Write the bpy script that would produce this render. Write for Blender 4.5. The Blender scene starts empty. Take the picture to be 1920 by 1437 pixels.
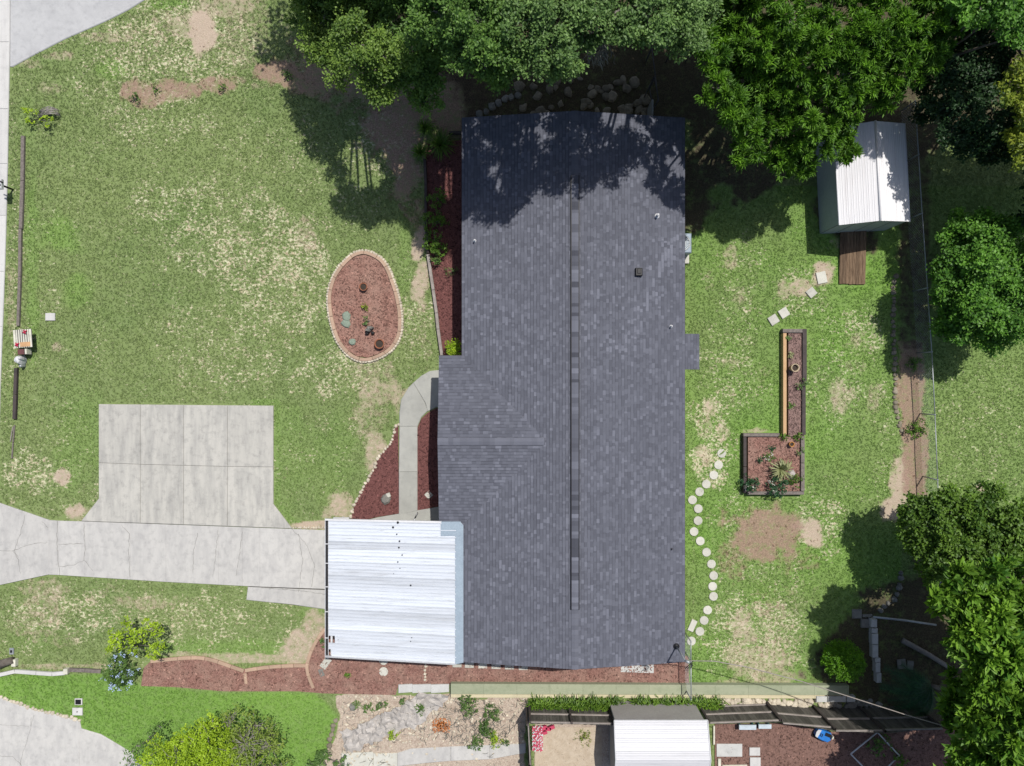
import bpy, math, random
import numpy as np
from mathutils import Vector, Matrix
R = math.radians
sc = bpy.context.scene
col = sc.collection
rnd = random.Random(7)

# ------------------------------------------------------------------ camera, light, exposure
H = 34.0                       # camera height above the ground
S = 0.025                      # metres per photo pixel on the ground (photo 1920 x 1437)
cam = bpy.data.cameras.new('camera'); camo = bpy.data.objects.new('camera', cam); col.objects.link(camo)
camo.location = (0, 0, H); camo.rotation_euler = (0, 0, 0)
cam.sensor_width = 36; cam.lens = 36 * H / (1920 * S); cam.clip_end = 800; cam.clip_start = 0.5
sc.camera = camo
SUN_DX, SUN_DY = -0.25, -0.42  # how far a shadow falls per metre of height
elev = math.atan(1 / math.hypot(SUN_DX, SUN_DY))
world = bpy.data.worlds.new('World'); sc.world = world; world.use_nodes = True
wn = world.node_tree.nodes; wl = world.node_tree.links
sky = wn.new('ShaderNodeTexSky'); sky.sky_type = 'NISHITA'; sky.sun_disc = False
sky.sun_elevation = elev; sky.sun_rotation = math.atan2(-SUN_DX, -SUN_DY)
sky.air_density = 1.0; sky.dust_density = 2.0; sky.ozone_density = 1.0
wl.new(sky.outputs[0], wn['Background'].inputs[0]); wn['Background'].inputs[1].default_value = 0.105
sl = bpy.data.lights.new('sun', 'SUN'); sl.energy = 4.5; sl.angle = R(0.55); sl.color = (1.0, 0.965, 0.91)
so = bpy.data.objects.new('sun', sl); col.objects.link(so)
so.rotation_euler = Vector((SUN_DX, SUN_DY, -1)).to_track_quat('-Z', 'Y').to_euler()
so.location = (5, 9, 30)
vs = sc.view_settings
vs.view_transform = 'Standard'; vs.look = 'None'; vs.exposure = 0.0; vs.gamma = 1; vs.use_curve_mapping = False

# ------------------------------------------------------------------ helpers
def P(px, py, z=0.0):
    k = S * (1 - z / H)
    return Vector(((px - 960) * k, (718.5 - py) * k, z))
def L(n, z=0.0): return n * S * (1 - z / H)
WLOC = {}
def tag(o, label=None, cat=None, group=None, kind=None):
    if label: o['label'] = label
    if cat: o['category'] = cat
    if group: o['group'] = group
    if kind: o['kind'] = kind
    return o
def thing(name, label, cat, loc, group=None):
    o = bpy.data.objects.new(name, None); col.objects.link(o); o.location = loc
    o.empty_display_size = 0.2
    WLOC[o] = Vector(loc)
    return tag(o, label, cat, group)
def link_mesh(name, me, parent=None, loc=None):
    o = bpy.data.objects.new(name, me); col.objects.link(o)
    if loc is not None: o.location = loc
    if parent is not None: o.parent = parent
    WLOC[o] = Vector(o.location) + (WLOC[parent] if parent is not None else Vector())
    return o
class MB:
    """collects polygons in world coordinates; build() links them as one mesh object"""
    def __init__(s): s.v = []; s.f = []; s.t = []; s.sm = []
    def face(s, pts, tone=0.5, smooth=False):
        i = len(s.v); s.v.extend([tuple(p) for p in pts]); s.f.append(tuple(range(i, i + len(pts)))); s.t.append(tone); s.sm.append(smooth)
    def mesh(s, vs, fs, tone=0.5, smooth=False):
        i = len(s.v); s.v.extend([tuple(p) for p in vs])
        for f in fs: s.f.append(tuple(i + k for k in f)); s.t.append(tone); s.sm.append(smooth)
    def prism(s, pts, z0, z1, tone=0.5, bevel=0.0):
        """pts: 2-D outline counter-clockwise, or 3-D tops"""
        p = [(q[0], q[1]) for q in pts]
        a = sum(p[i][0] * p[(i + 1) % len(p)][1] - p[(i + 1) % len(p)][0] * p[i][1] for i in range(len(p)))
        if a < 0: p = p[::-1]
        n = len(p)
        if bevel > 0:
            cx = sum(q[0] for q in p) / n; cy = sum(q[1] for q in p) / n
            ins = []
            for i in range(n):
                a_, b_, c_ = Vector(p[i - 1]), Vector(p[i]), Vector(p[(i + 1) % n])
                e1 = (b_ - a_); e2 = (c_ - b_)
                n1 = Vector((-e1.y, e1.x)); n2 = Vector((-e2.y, e2.x))
                if n1.length: n1.normalize()
                if n2.length: n2.normalize()
                m = n1 + n2
                if m.length < .3: m = n1
                m.normalize(); ins.append(tuple(b_ + m * bevel * 1.2))
            vs = [(q[0], q[1], z0) for q in p] + [(q[0], q[1], z1 - bevel) for q in p] + [(q[0], q[1], z1) for q in ins]
            fs = [tuple(2 * n + i for i in range(n))]
            for i in range(n):
                j = (i + 1) % n
                fs.append((i, j, n + j, n + i)); fs.append((n + i, n + j, 2 * n + j, 2 * n + i))
        else:
            vs = [(q[0], q[1], z0) for q in p] + [(q[0], q[1], z1) for q in p]
            fs = [tuple(n + i for i in range(n))] + [(i, (i + 1) % n, n + (i + 1) % n, n + i) for i in range(n)]
        s.mesh(vs, fs, tone)
    def box(s, c, size, rot=0.0, tone=0.5, bevel=0.0):
        hx, hy, hz = size[0] / 2, size[1] / 2, size[2] / 2
        ca, sa = math.cos(rot), math.sin(rot)
        pts = [(c[0] + x * ca - y * sa, c[1] + x * sa + y * ca) for x, y in ((-hx, -hy), (hx, -hy), (hx, hy), (-hx, hy))]
        s.prism(pts, c[2] - hz, c[2] + hz, tone, bevel)
        if bevel == 0: s.face([(q[0], q[1], c[2] - hz) for q in pts[::-1]], tone)
    def tube(s, pts, rads, n=7, tone=0.5, cap=True):
        pts = [Vector(p) for p in pts]
        if not hasattr(rads, '__len__'): rads = [rads] * len(pts)
        vs = []
        for i, p in enumerate(pts):
            d = (pts[min(i + 1, len(pts) - 1)] - pts[max(i - 1, 0)])
            if d.length < 1e-6: d = Vector((0, 0, 1))
            d.normalize()
            u = d.cross(Vector((0, 0, 1)))
            if u.length < .05: u = d.cross(Vector((1, 0, 0)))
            u.normalize(); w = d.cross(u)
            for k in range(n):
                a = 2 * math.pi * k / n
                vs.append(p + (u * math.cos(a) + w * math.sin(a)) * rads[i])
        fs = []
        for i in range(len(pts) - 1):
            for k in range(n):
                l = (k + 1) % n
                fs.append((i * n + k, (i + 1) * n + k, (i + 1) * n + l, i * n + l))
        if cap:
            fs.append(tuple(range(n))); fs.append(tuple((len(pts) - 1) * n + k for k in range(n))[::-1])
        s.mesh(vs, fs, tone, True)
    def lathe(s, c, prof, n=20, tone=0.5):
        vs = []; fs = []
        for r, z in prof:
            for k in range(n):
                a = 2 * math.pi * k / n
                vs.append((c[0] + r * math.cos(a), c[1] + r * math.sin(a), c[2] + z))
        for i in range(len(prof) - 1):
            for k in range(n):
                l = (k + 1) % n
                fs.append((i * n + k, i * n + l, (i + 1) * n + l, (i + 1) * n + k))
        s.mesh(vs, fs, tone, True)
    def rock(s, c, rx, ry, rz, rn, tone=0.5, sub=None):
        """an uneven stone: jittered low sphere"""
        vs = []; fs = []; nu, nv = 8, 4
        rot = rn.uniform(0, 3.14); ca, sa = math.cos(rot), math.sin(rot)
        ph = [rn.uniform(.78, 1.15) for _ in range(nu)]
        vs.append((c[0], c[1], c[2] + rz * rn.uniform(.8, 1)))
        for j in range(1, nv):
            th = j / (nv - 1) * 1.75
            for i in range(nu):
                a = 2 * math.pi * i / nu
                q = ph[i] * rn.uniform(.92, 1.08)
                x = math.cos(a) * min(1, math.sin(min(th, 1.57)) ** .7) * rx * q; y = math.sin(a) * min(1, math.sin(min(th, 1.57)) ** .7) * ry * q
                z = math.cos(th) * rz * rn.uniform(.85, 1.1)
                vs.append((c[0] + x * ca - y * sa, c[1] + x * sa + y * ca, c[2] + z))
        for i in range(nu): fs.append((0, 1 + i, 1 + (i + 1) % nu))
        for j in range(nv - 2):
            for i in range(nu):
                a = 1 + j * nu + i; b = 1 + j * nu + (i + 1) % nu
                fs.append((a, a + nu, b + nu, b))
        s.mesh(vs, fs, tone, False)
    def build(s, name, m, parent=None, loc=None, kind=None):
        me = bpy.data.meshes.new(name)
        base = WLOC[parent] if parent is not None else Vector((0, 0, 0))
        o_loc = Vector((0, 0, 0))
        if loc is not None: o_loc = Vector(loc) - base; 
        off = base + o_loc
        me.from_pydata([(x - off.x, y - off.y, z - off.z) for x, y, z in s.v], [], s.f)
        at = me.attributes.new('tone', 'FLOAT', 'FACE'); at.data.foreach_set('value', s.t)
        me.polygons.foreach_set('use_smooth', s.sm)
        me.materials.append(m); me.update()
        o = link_mesh(name, me, parent, o_loc)
        if kind: o['kind'] = kind
        return o
def solo(mb, name, m, label, cat, loc, group=None):
    o = mb.build(name, m, None, loc); return tag(o, label, cat, group)

# ------------------------------------------------------------------ materials
def nt(name):
    m = bpy.data.materials.new(name); m.use_nodes = True
    n = m.node_tree.nodes; l = m.node_tree.links
    return m, n, l, n['Principled BSDF']
def noise(n, l, vec, scale, detail=3, rough=.6):
    t = n.new('ShaderNodeTexNoise'); t.inputs['Scale'].default_value = scale; t.inputs['Detail'].default_value = detail
    t.inputs['Roughness'].default_value = rough
    if vec is not None: l.new(vec, t.inputs['Vector'])
    return t.outputs['Fac']
def mapr(n, l, v, a, b, c=0.0, d=1.0):
    t = n.new('ShaderNodeMapRange'); t.inputs[1].default_value = a; t.inputs[2].default_value = b
    t.inputs[3].default_value = c; t.inputs[4].default_value = d; t.clamp = True
    l.new(v, t.inputs[0]); return t.outputs[0]
def math_(n, l, op, a, b):
    t = n.new('ShaderNodeMath'); t.operation = op
    for i, v in enumerate((a, b)):
        if v is None: continue
        if hasattr(v, 'is_output'): l.new(v, t.inputs[i])
        else: t.inputs[i].default_value = v
    return t.outputs[0]
def mixc(n, l, f, a, b, mode='MIX'):
    t = n.new('ShaderNodeMix'); t.data_type = 'RGBA'; t.blend_type = mode
    for sock, v in ((t.inputs['Factor'], f), (t.inputs['A'], a), (t.inputs['B'], b)):
        if hasattr(v, 'is_output'): l.new(v, sock)
        elif isinstance(v, (tuple, list)): sock.default_value = tuple(v) + (1,) if len(v) == 3 else v
        else: sock.default_value = v
    for o in t.outputs:
        if o.type == 'RGBA': return o
def attr(n, name, typ='GEOMETRY'):
    t = n.new('ShaderNodeAttribute'); t.attribute_name = name; t.attribute_type = typ; return t
def gpos(n):
    return n.new('ShaderNodeNewGeometry').outputs['Position']
def scaled(n, l, vec, sx, sy, sz=1):
    t = n.new('ShaderNodeMapping'); t.inputs['Scale'].default_value = (sx, sy, sz); l.new(vec, t.inputs['Vector']); return t.outputs[0]
def bump(n, l, b, h, strength, dist):
    t = n.new('ShaderNodeBump'); t.inputs['Strength'].default_value = strength; t.inputs['Distance'].default_value = dist
    l.new(h, t.inputs['Height']); l.new(t.outputs[0], b.inputs['Normal'])
def pm(name, a, b=None, rough=.8, scale=4, scale2=None, stretch=None, metal=0, bmp=.3, bd=.01, tone=0.0, objrand=0.0, spec=.3, lo=.35, hi=.65):
    """two colours mixed by coarse and fine noise, with optional per-piece tone"""
    m, n, l, bs = nt(name)
    pos = gpos(n)
    if stretch: pos = scaled(n, l, pos, *stretch)
    b = b or tuple(c * .75 for c in a)
    f1 = mapr(n, l, noise(n, l, pos, scale, 5), lo, hi)
    c = mixc(n, l, f1, a, b)
    f2 = noise(n, l, pos, scale2 or scale * 9, 4)
    c = mixc(n, l, mapr(n, l, f2, .3, .7, 0, .55), c, tuple(x * .72 for x in b))
    if tone:
        t = attr(n, 'tone').outputs['Fac']
        c = mixc(n, l, 1.0, c, mapr_rgb(n, l, t, 1 - tone, 1 + tone), 'MULTIPLY')
    if objrand:
        oi = n.new('ShaderNodeObjectInfo').outputs['Random']
        c = mixc(n, l, 1.0, c, mapr_rgb(n, l, oi, 1 - objrand, 1 + objrand), 'MULTIPLY')
    l.new(c, bs.inputs['Base Color']); bs.inputs['Roughness'].default_value = rough; bs.inputs['Metallic'].default_value = metal
    bs.inputs['Specular IOR Level'].default_value = spec
    if bmp: bump(n, l, bs, f2, bmp, bd)
    return m
def mapr_rgb(n, l, v, c, d):
    o = mapr(n, l, v, 0, 1, c, d)
    t = n.new('ShaderNodeCombineXYZ')
    for i in range(3): l.new(o, t.inputs[i])
    return t.outputs[0]
def leafmat(name, dark, light, sun=None, transl=.35):
    m, n, l, bs = nt(name)
    t = attr(n, 'tone').outputs['Fac']
    c = mixc(n, l, mapr(n, l, t, 0, 1), dark, light)
    f = noise(n, l, gpos(n), .9, 2)
    c = mixc(n, l, mapr(n, l, f, .35, .7, 0, .5), c, tuple(x * .62 for x in dark))
    l.new(c, bs.inputs['Base Color']); bs.inputs['Roughness'].default_value = .5; bs.inputs['Specular IOR Level'].default_value = .35
    tr = n.new('ShaderNodeBsdfTranslucent'); l.new(c, tr.inputs[0])
    mx = n.new('ShaderNodeMixShader'); mx.inputs[0].default_value = transl
    l.new(bs.outputs[0], mx.inputs[1]); l.new(tr.outputs[0], mx.inputs[2])
    l.new(mx.outputs[0], n['Material Output'].inputs[0])
    return m
def concrete(name, a, stain, amt=.6, streak=(1, .25), rnd_=.05):
    m, n, l, bs = nt(name)
    pos = gpos(n)
    big = noise(n, l, scaled(n, l, pos, *streak), 1.1, 6, .65)
    c = mixc(n, l, mapr(n, l, big, .42, .72, 0, amt), a, stain)
    mid = noise(n, l, pos, 3.7, 6, .7)
    c = mixc(n, l, mapr(n, l, mid, .5, .75, 0, amt * .8), c, tuple(x * .8 for x in stain))
    fine = noise(n, l, pos, 38, 4, .7)
    c = mixc(n, l, mapr(n, l, fine, .35, .75, 0, .25), c, tuple(x * .6 for x in a))
    oi = n.new('ShaderNodeObjectInfo').outputs['Random']
    c = mixc(n, l, 1.0, c, mapr_rgb(n, l, oi, 1 - rnd_, 1 + rnd_), 'MULTIPLY')
    l.new(c, bs.inputs['Base Color']); bs.inputs['Roughness'].default_value = .9; bs.inputs['Specular IOR Level'].default_value = .2
    bump(n, l, bs, fine, .35, .006)
    return m
M = {}
M['pad'] = concrete('pad_concrete', (.445, .43, .39), (.27, .265, .25), .85, (2.6, .45))
M['drive'] = concrete('driveway_concrete', (.475, .462, .437), (.345, .337, .328), .8, (2.2, .8))
M['walk'] = concrete('walk_concrete', (.36, .36, .33), (.25, .25, .235), .55, (1, 1))
M['white_concrete'] = concrete('kerb_concrete', (.54, .53, .51), (.40, .39, .38), .5, (3, .3))
M['apron'] = concrete('apron_concrete', (.43, .43, .43), (.32, .32, .325), .7, (1, 1))
M['paver'] = concrete('paver_concrete', (.52, .51, .45), (.36, .355, .31), .7, (1, 1), .1)
M['gap'] = pm('joint_dirt', (.09, .085, .07), rough=.95)
M['greencap'] = concrete('mossy_cap', (.31, .33, .23), (.23, .27, .17), .7, (.5, 2))
M['lit_edge'] = concrete('lit_edge_yellow', (.55, .49, .33), (.38, .34, .23), .5, (.5, 2))
M['block'] = concrete('grey_block', (.5, .5, .48), (.33, .33, .32), .6, (1, 1))
M['edging'] = pm('tan_edging', (.46, .32, .23), (.38, .265, .19), scale=3, tone=.12)
M['palestone'] = pm('pale_stone', (.60, .54, .43), (.47, .41, .32), scale=6, tone=.18)
M['greystone'] = pm('grey_stone', (.24, .235, .21), (.16, .155, .14), scale=5, tone=.25)
M['limestone'] = pm('lime_stone', (.29, .25, .185), (.17, .15, .11), scale=5, tone=.25)
M['timber_old'] = pm('weathered_timber', (.235, .205, .18), (.13, .11, .10), scale=3, stretch=(3, 3, 3), tone=.1)
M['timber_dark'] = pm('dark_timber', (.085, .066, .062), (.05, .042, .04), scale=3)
M['timber_new'] = pm('new_timber', (.55, .36, .2), (.47, .3, .16), scale=5)
M['rampwood'] = pm('ramp_wood', (.215, .145, .09), (.10, .062, .036), scale=2.2, stretch=(14, 1, 1), tone=.2, lo=.4, hi=.6)
M['fencewood'] = pm('fence_wood', (.13, .118, .105), (.075, .07, .06), scale=3, stretch=(6, 1, 1), tone=.35)
M['rail'] = pm('fence_rail_wood', (.36, .32, .29), (.24, .21, .19), scale=3)
M['white_metal'] = pm('white_metal', (.60, .60, .61), (.53, .53, .54), rough=.45, scale=1, bmp=0, spec=.5)
M['grey_wall'] = pm('grey_siding', (.42, .46, .46), (.37, .41, .41), rough=.6, scale=1, bmp=0)
M['stucco'] = pm('stucco', (.52, .46, .37), (.47, .41, .33), scale=2, bmp=.5)
M['glass'] = pm('window_glass', (.03, .035, .04), rough=.08, scale=1, bmp=0, spec=.9)
M['flash'] = pm('flashing_paint', (.30, .37, .43), (.26, .32, .38), rough=.5, scale=2, bmp=0)
M['galv'] = pm('galvanised', (.42, .44, .45), (.33, .35, .36), rough=.45, metal=.4, scale=6, bmp=0)
M['dark_metal'] = pm('dark_metal', (.10, .10, .115), rough=.5, metal=.3, scale=6, bmp=0)
M['black'] = pm('black_plastic', (.012, .012, .014), rough=.5, scale=5, bmp=0)
M['terracotta'] = pm('terracotta', (.30, .115, .06), (.23, .09, .05), scale=8)
M['claytan'] = pm('tan_clay', (.52, .42, .28), (.42, .33, .22), scale=8)
M['orangeclay'] = pm('orange_clay', (.58, .28, .07), (.42, .19, .05), scale=8)
M['soil'] = pm('pot_soil', (.05, .037, .028), scale=20)
M['bark'] = pm('bark', (.16, .14, .12), (.09, .075, .06), scale=5)
M['twig'] = pm('pale_twig', (.30, .28, .25), (.2, .18, .16), scale=6)
M['moss'] = pm('hanging_moss', (.25, .245, .215), (.15, .145, .125), scale=6, tone=.3)
M['red'] = pm('red_paint', (.5, .02, .07), rough=.6, scale=6, bmp=0)
M['pink'] = pm('pink_cloth', (.55, .07, .14), (.45, .05, .1), rough=.9, scale=8)
M['peach'] = pm('peach_board', (.62, .37, .19), rough=.7, scale=6, bmp=0)
M['cream'] = pm('cream_paint', (.68, .66, .55), rough=.6, scale=3, bmp=0)
M['maroon'] = pm('maroon_paint', (.15, .06, .06), rough=.6, scale=6, bmp=0)
M['blue'] = pm('blue_plastic', (.03, .2, .6), rough=.35, scale=3, bmp=0, spec=.5)
M['paleblue'] = pm('pale_blue_plastic', (.6, .68, .74), rough=.4, scale=3, bmp=0)
M['teal'] = pm('teal_plastic', (.03, .16, .16), rough=.4, scale=3, bmp=0)
M['petal'] = pm('blue_petal', (.36, .47, .72), (.46, .55, .76), rough=.7, scale=6, bmp=0)
M['whitepetal'] = pm('white_petal', (.75, .74, .65), rough=.7, scale=6, bmp=0)
M['cactus'] = pm('grey_cactus', (.26, .31, .25), (.2, .25, .19), scale=14, bmp=.6, bd=.02)
M['fabric'] = pm('weed_fabric', (.49, .455, .42), (.34, .315, .29), scale=3, bmp=.6, bd=.03, tone=.15)
M['rust'] = pm('orange_chips', (.62, .22, .06), (.5, .17, .05), scale=9, tone=.2)
M['sandyellow'] = pm('dry_leaves', (.45, .33, .15), (.35, .26, .13), scale=9, tone=.3)
M['crack'] = pm('crack_fill', (.24, .235, .215), rough=.95, scale=8, bmp=0)
def mulchmat(name, a, b, c):
    m, n, l, bs = nt(name); pos = gpos(n)
    f1 = noise(n, l, pos, 22, 5, .75); f2 = noise(n, l, pos, 1.3, 3)
    k = mixc(n, l, mapr(n, l, f1, .38, .58), a, b)
    f3 = noise(n, l, pos, 4.5, 4, .7); k = mixc(n, l, mapr(n, l, f3, .5, .68, 0, .6), k, tuple(x * .6 for x in b))
    k = mixc(n, l, mapr(n, l, f2, .4, .7, 0, .55), k, c)
    k = mixc(n, l, 1.0, k, mapr_rgb(n, l, attr(n, 'tone').outputs['Fac'], .45, 1.55), 'MULTIPLY')
    l.new(k, bs.inputs['Base Color']); bs.inputs['Roughness'].default_value = .95; bs.inputs['Specular IOR Level'].default_value = .1
    bump(n, l, bs, f1, .8, .03)
    return m
M['mulch_red'] = mulchmat('red_mulch', (.20, .088, .078), (.105, .045, .043), (.15, .066, .06))
M['mulch_rose'] = mulchmat('faded_red_mulch', (.33, .185, .15), (.17, .088, .072), (.32, .215, .17))
M['mulch_dusty'] = mulchmat('dusty_pink_mulch', (.37, .21, .165), (.19, .10, .08), (.33, .215, .17))
M['mulch_brown'] = mulchmat('brown_mulch', (.26, .155, .125), (.14, .082, .066), (.20, .12, .1))
M['mulch_plum'] = mulchmat('planter_mulch', (.29, .19, .17), (.14, .09, .082), (.25, .17, .145))
# shingles: per-tab tone
def shinglemat():
    m, n, l, bs = nt('grey_shingle'); pos = gpos(n)
    t = attr(n, 'tone').outputs['Fac']
    c = mixc(n, l, mapr(n, l, t, -.12, .92), (.041, .0435, .055), (.184, .192, .232))
    big = noise(n, l, pos, .35, 4)
    c = mixc(n, l, mapr(n, l, big, .35, .7, 0, .22), c, (.114, .118, .146))
    f = noise(n, l, pos, 45, 3, .8)
    c = mixc(n, l, mapr(n, l, f, .3, .7, 0, .35), c, (.09, .092, .11))
    l.new(c, bs.inputs['Base Color']); bs.inputs['Roughness'].default_value = .92; bs.inputs['Specular IOR Level'].default_value = .2
    bump(n, l, bs, f, .5, .006); return m
M['shingle'] = shinglemat()
def streakmetal(name, base, dirt, sx, sy, tonev=.04, amt=.5):
    m, n, l, bs = nt(name); pos = gpos(n)
    f = noise(n, l, scaled(n, l, pos, sx, sy), 1.0, 5, .65)
    c = mixc(n, l, mapr(n, l, f, .5, .78, 0, amt), base, dirt)
    f3 = noise(n, l, scaled(n, l, pos, sx * 4, sy * 3), 1.0, 4, .7)
    c = mixc(n, l, mapr(n, l, f3, .58, .75, 0, amt), c, dirt)
    c = mixc(n, l, 1.0, c, mapr_rgb(n, l, attr(n, 'tone').outputs['Fac'], 1 - tonev, 1 + tonev), 'MULTIPLY')
    l.new(c, bs.inputs['Base Color']); bs.inputs['Roughness'].default_value = .5; bs.inputs['Specular IOR Level'].default_value = .4
    return m
M['carport'] = streakmetal('carport_panel_metal', (.53, .56, .605), (.33, .34, .35), .3, 5, .16, .85)
M['shedroof'] = streakmetal('shed_roof_metal', (.68, .67, .68), (.46, .43, .42), 9, .3, .05)
M['shedroof2'] = streakmetal('neighbour_shed_metal', (.52, .52, .54), (.38, .38, .39), .5, 5, .08)
# foliage
M['oak'] = leafmat('oak_leaf', (.06, .14, .028), (.23, .40, .075))
M['oakbright'] = leafmat('bright_oak_leaf', (.075, .15, .025), (.28, .42, .075))
M['oakgrey'] = leafmat('dull_oak_leaf', (.068, .14, .038), (.24, .39, .105))
M['pin'] = leafmat('glossy_leaf', (.045, .13, .012), (.22, .45, .035))
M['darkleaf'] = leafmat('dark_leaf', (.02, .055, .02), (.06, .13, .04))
M['yellowleaf'] = leafmat('yellow_green_leaf', (.12, .2, .02), (.4, .45, .05))
M['round'] = leafmat('round_tree_leaf', (.045, .14, .018), (.2, .43, .05))
M['lowtree'] = leafmat('low_tree_leaf', (.045, .11, .015), (.2, .34, .045))
M['bigleaf'] = leafmat('broad_leaf', (.055, .16, .015), (.28, .48, .05))
M['lime'] = leafmat('lime_leaf', (.2, .33, .015), (.52, .70, .045))
M['limegrey'] = leafmat('grey_lime_leaf', (.14, .22, .03), (.38, .48, .1))
M['shrub'] = leafmat('shrub_leaf', (.05, .12, .012), (.2, .36, .04))
M['topiary'] = leafmat('clipped_leaf', (.05, .16, .008), (.22, .46, .02))
M['strap'] = leafmat('strap_leaf', (.05, .12, .015), (.24, .40, .05))
M['yucca'] = leafmat('striped_yucca_leaf', (.22, .27, .1), (.5, .5, .27))
M['fern'] = leafmat('palm_leaf', (.02, .07, .03), (.06, .17, .06))
M['weed'] = leafmat('weed_leaf', (.06, .13, .03), (.2, .33, .08))

# ------------------------------------------------------------------ numpy noise and masks for the ground
class VN:
    def __init__(s, seed): s.g = np.random.RandomState(seed).rand(256, 256)
    def __call__(s, x, y, sc_=1.0):
        x = x / sc_; y = y / sc_
        xi = np.floor(x).astype(int); yi = np.floor(y).astype(int)
        fx = x - xi; fy = y - yi; fx = fx * fx * (3 - 2 * fx); fy = fy * fy * (3 - 2 * fy)
        g = s.g
        a = g[xi % 256, yi % 256]; b = g[(xi + 1) % 256, yi % 256]; c = g[xi % 256, (yi + 1) % 256]; d = g[(xi + 1) % 256, (yi + 1) % 256]
        return (a * (1 - fx) + b * fx) * (1 - fy) + (c * (1 - fx) + d * fx) * fy
def fbm(x, y, sc_, seed):
    v = 0; a = .5
    for i in range(4):
        v = v + a * VN(seed + i)(x + 37 * i, y - 19 * i, sc_ / 2 ** i); a /= 2
    return v / .9375
def sstep(a, b, x):
    t = np.clip((x - a) / (b - a), 0, 1); return t * t * (3 - 2 * t)
def blob(X, Y, cx, cy, rx, ry, s=1.0, wob=.7, seed=3):
    d = np.sqrt(((X - cx) / rx) ** 2 + ((Y - cy) / ry) ** 2)
    w = fbm(X + cx, Y - cy, 26, seed)
    return s * (1 - sstep(.55, 1.25, d + (w - .5) * wob * 1.6))
def poly_sd(X, Y, pts):
    """signed distance in px, negative inside"""
    ins = np.zeros(X.shape, bool); dm = np.full(X.shape, 1e9)
    n = len(pts)
    for i in range(n):
        x0, y0 = pts[i]; x1, y1 = pts[(i + 1) % n]
        if y0 != y1:
            c = ((y0 > Y) != (y1 > Y)) & (X < (x1 - x0) * (Y - y0) / (y1 - y0) + x0)
            ins ^= c
        dx, dy = x1 - x0, y1 - y0; q = dx * dx + dy * dy + 1e-9
        t = np.clip(((X - x0) * dx + (Y - y0) * dy) / q, 0, 1)
        dm = np.minimum(dm, np.hypot(X - x0 - t * dx, Y - y0 - t * dy))
    return np.where(ins, -dm, dm)
def pmask(X, Y, pts, soft=10, wob=14, seed=5):
    sd = poly_sd(X, Y, pts) + (fbm(X, Y, 30, seed) - .5) * wob * 2
    return 1 - sstep(-soft / 2, soft / 2, sd)

# outlines in photo pixels on the ground
APRON = [(20, -60), (300, -60), (272, 0), (240, 20), (200, 40), (120, 75), (62, 105), (24, 126), (19, 126)]
PAD = [(186, 758), (513, 761), (513, 945), (548, 991), (153, 977), (186, 935)]
DRIVE = [(-40, 928), (0, 943), (95, 976), (153, 977), (548, 991), (640, 994), (640, 1146), (612, 1143), (548, 1134), (462, 1125), (465, 1099), (312, 1091), (95, 1077), (0, 1097), (-40, 1106)]
NDRIVE = [(-40, 1295), (0, 1308), (25, 1318), (62, 1330), (110, 1341), (152, 1352), (153, 1366), (190, 1377), (222, 1396), (245, 1410), (300, 1480), (-40, 1480)]
WALK = [(824, 694), (806, 696), (785, 709), (766, 727), (752, 750), (749, 775), (748, 968), (783, 960), (783, 800), (790, 783), (802, 772), (818, 764), (840, 762), (840, 694)]
PORCH = [(672, 979), (710, 970), (745, 964), (783, 957), (840, 948), (840, 1000), (672, 1000)]
TRI = [(747, 797), (742, 800), (738, 815), (735, 828), (724, 842), (710, 857), (701, 880), (690, 900), (675, 925), (664, 948), (659, 969), (658, 978), (672, 978), (710, 969), (748, 963)]
RBED = [(783, 957), (783, 802), (790, 785), (802, 774), (818, 766), (842, 764), (842, 946)]
FBED = [(800, 268), (880, 262), (880, 668), (832, 668), (828, 645), (820, 590), (814, 545), (806, 490), (800, 470), (799, 400), (797, 320)]
SBED = [(285, 1238), (330, 1234), (372, 1232), (400, 1236), (430, 1246), (460, 1256), (500, 1250), (545, 1247), (572, 1246), (578, 1232), (588, 1210), (602, 1190), (618, 1170), (640, 1168), (640, 1225), (900, 1225), (1290, 1230), (1292, 1284), (870, 1283), (747, 1286), (742, 1303), (610, 1300), (560, 1296), (420, 1296), (330, 1288), (265, 1286), (270, 1252)]
HOUSE = [(872, 240), (1278, 240), (1278, 1212), (836, 1212), (836, 700), (872, 695)]
RUBBLE = [(628, 1304), (742, 1304), (990, 1306), (985, 1437), (985, 1480), (560, 1480), (600, 1425), (622, 1395), (634, 1350)]
SAND = [(1003, 1352), (1150, 1352), (1150, 1480), (1003, 1480)]
NYARD = [(1338, 1335), (1460, 1330), (1640, 1340), (1790, 1340), (1790, 1490), (1338, 1490)]
PLA = [(1467, 613), (1514, 613), (1514, 818), (1510, 930), (1392, 930), (1392, 812), (1467, 812)]
WALLCAP = [(747, 1284), (845, 1282), (1592, 1296), (1592, 1312), (845, 1306), (747, 1300)]
OVAL = [(683, 471), (700, 476), (717, 487), (729, 505), (738, 528), (746, 553), (752, 585), (753, 610), (750, 632), (738, 653), (718, 668), (690, 678), (668, 675), (649, 662), (633, 640), (623, 612), (617, 580), (616, 553), (623, 525), (636, 502), (655, 482), (668, 474)]
RAMP = [(1570, 440), (1624, 440), (1622, 536), (1570, 537)]
SHEDB = [(1534, 270), (1660, 265), (1662, 441), (1534, 443)]
KERB = [(-60, -60), (20, -60), (19, 110), (16, 300), (11, 480), (5, 640), (0, 760), (-2, 930), (-60, 930)]

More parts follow.
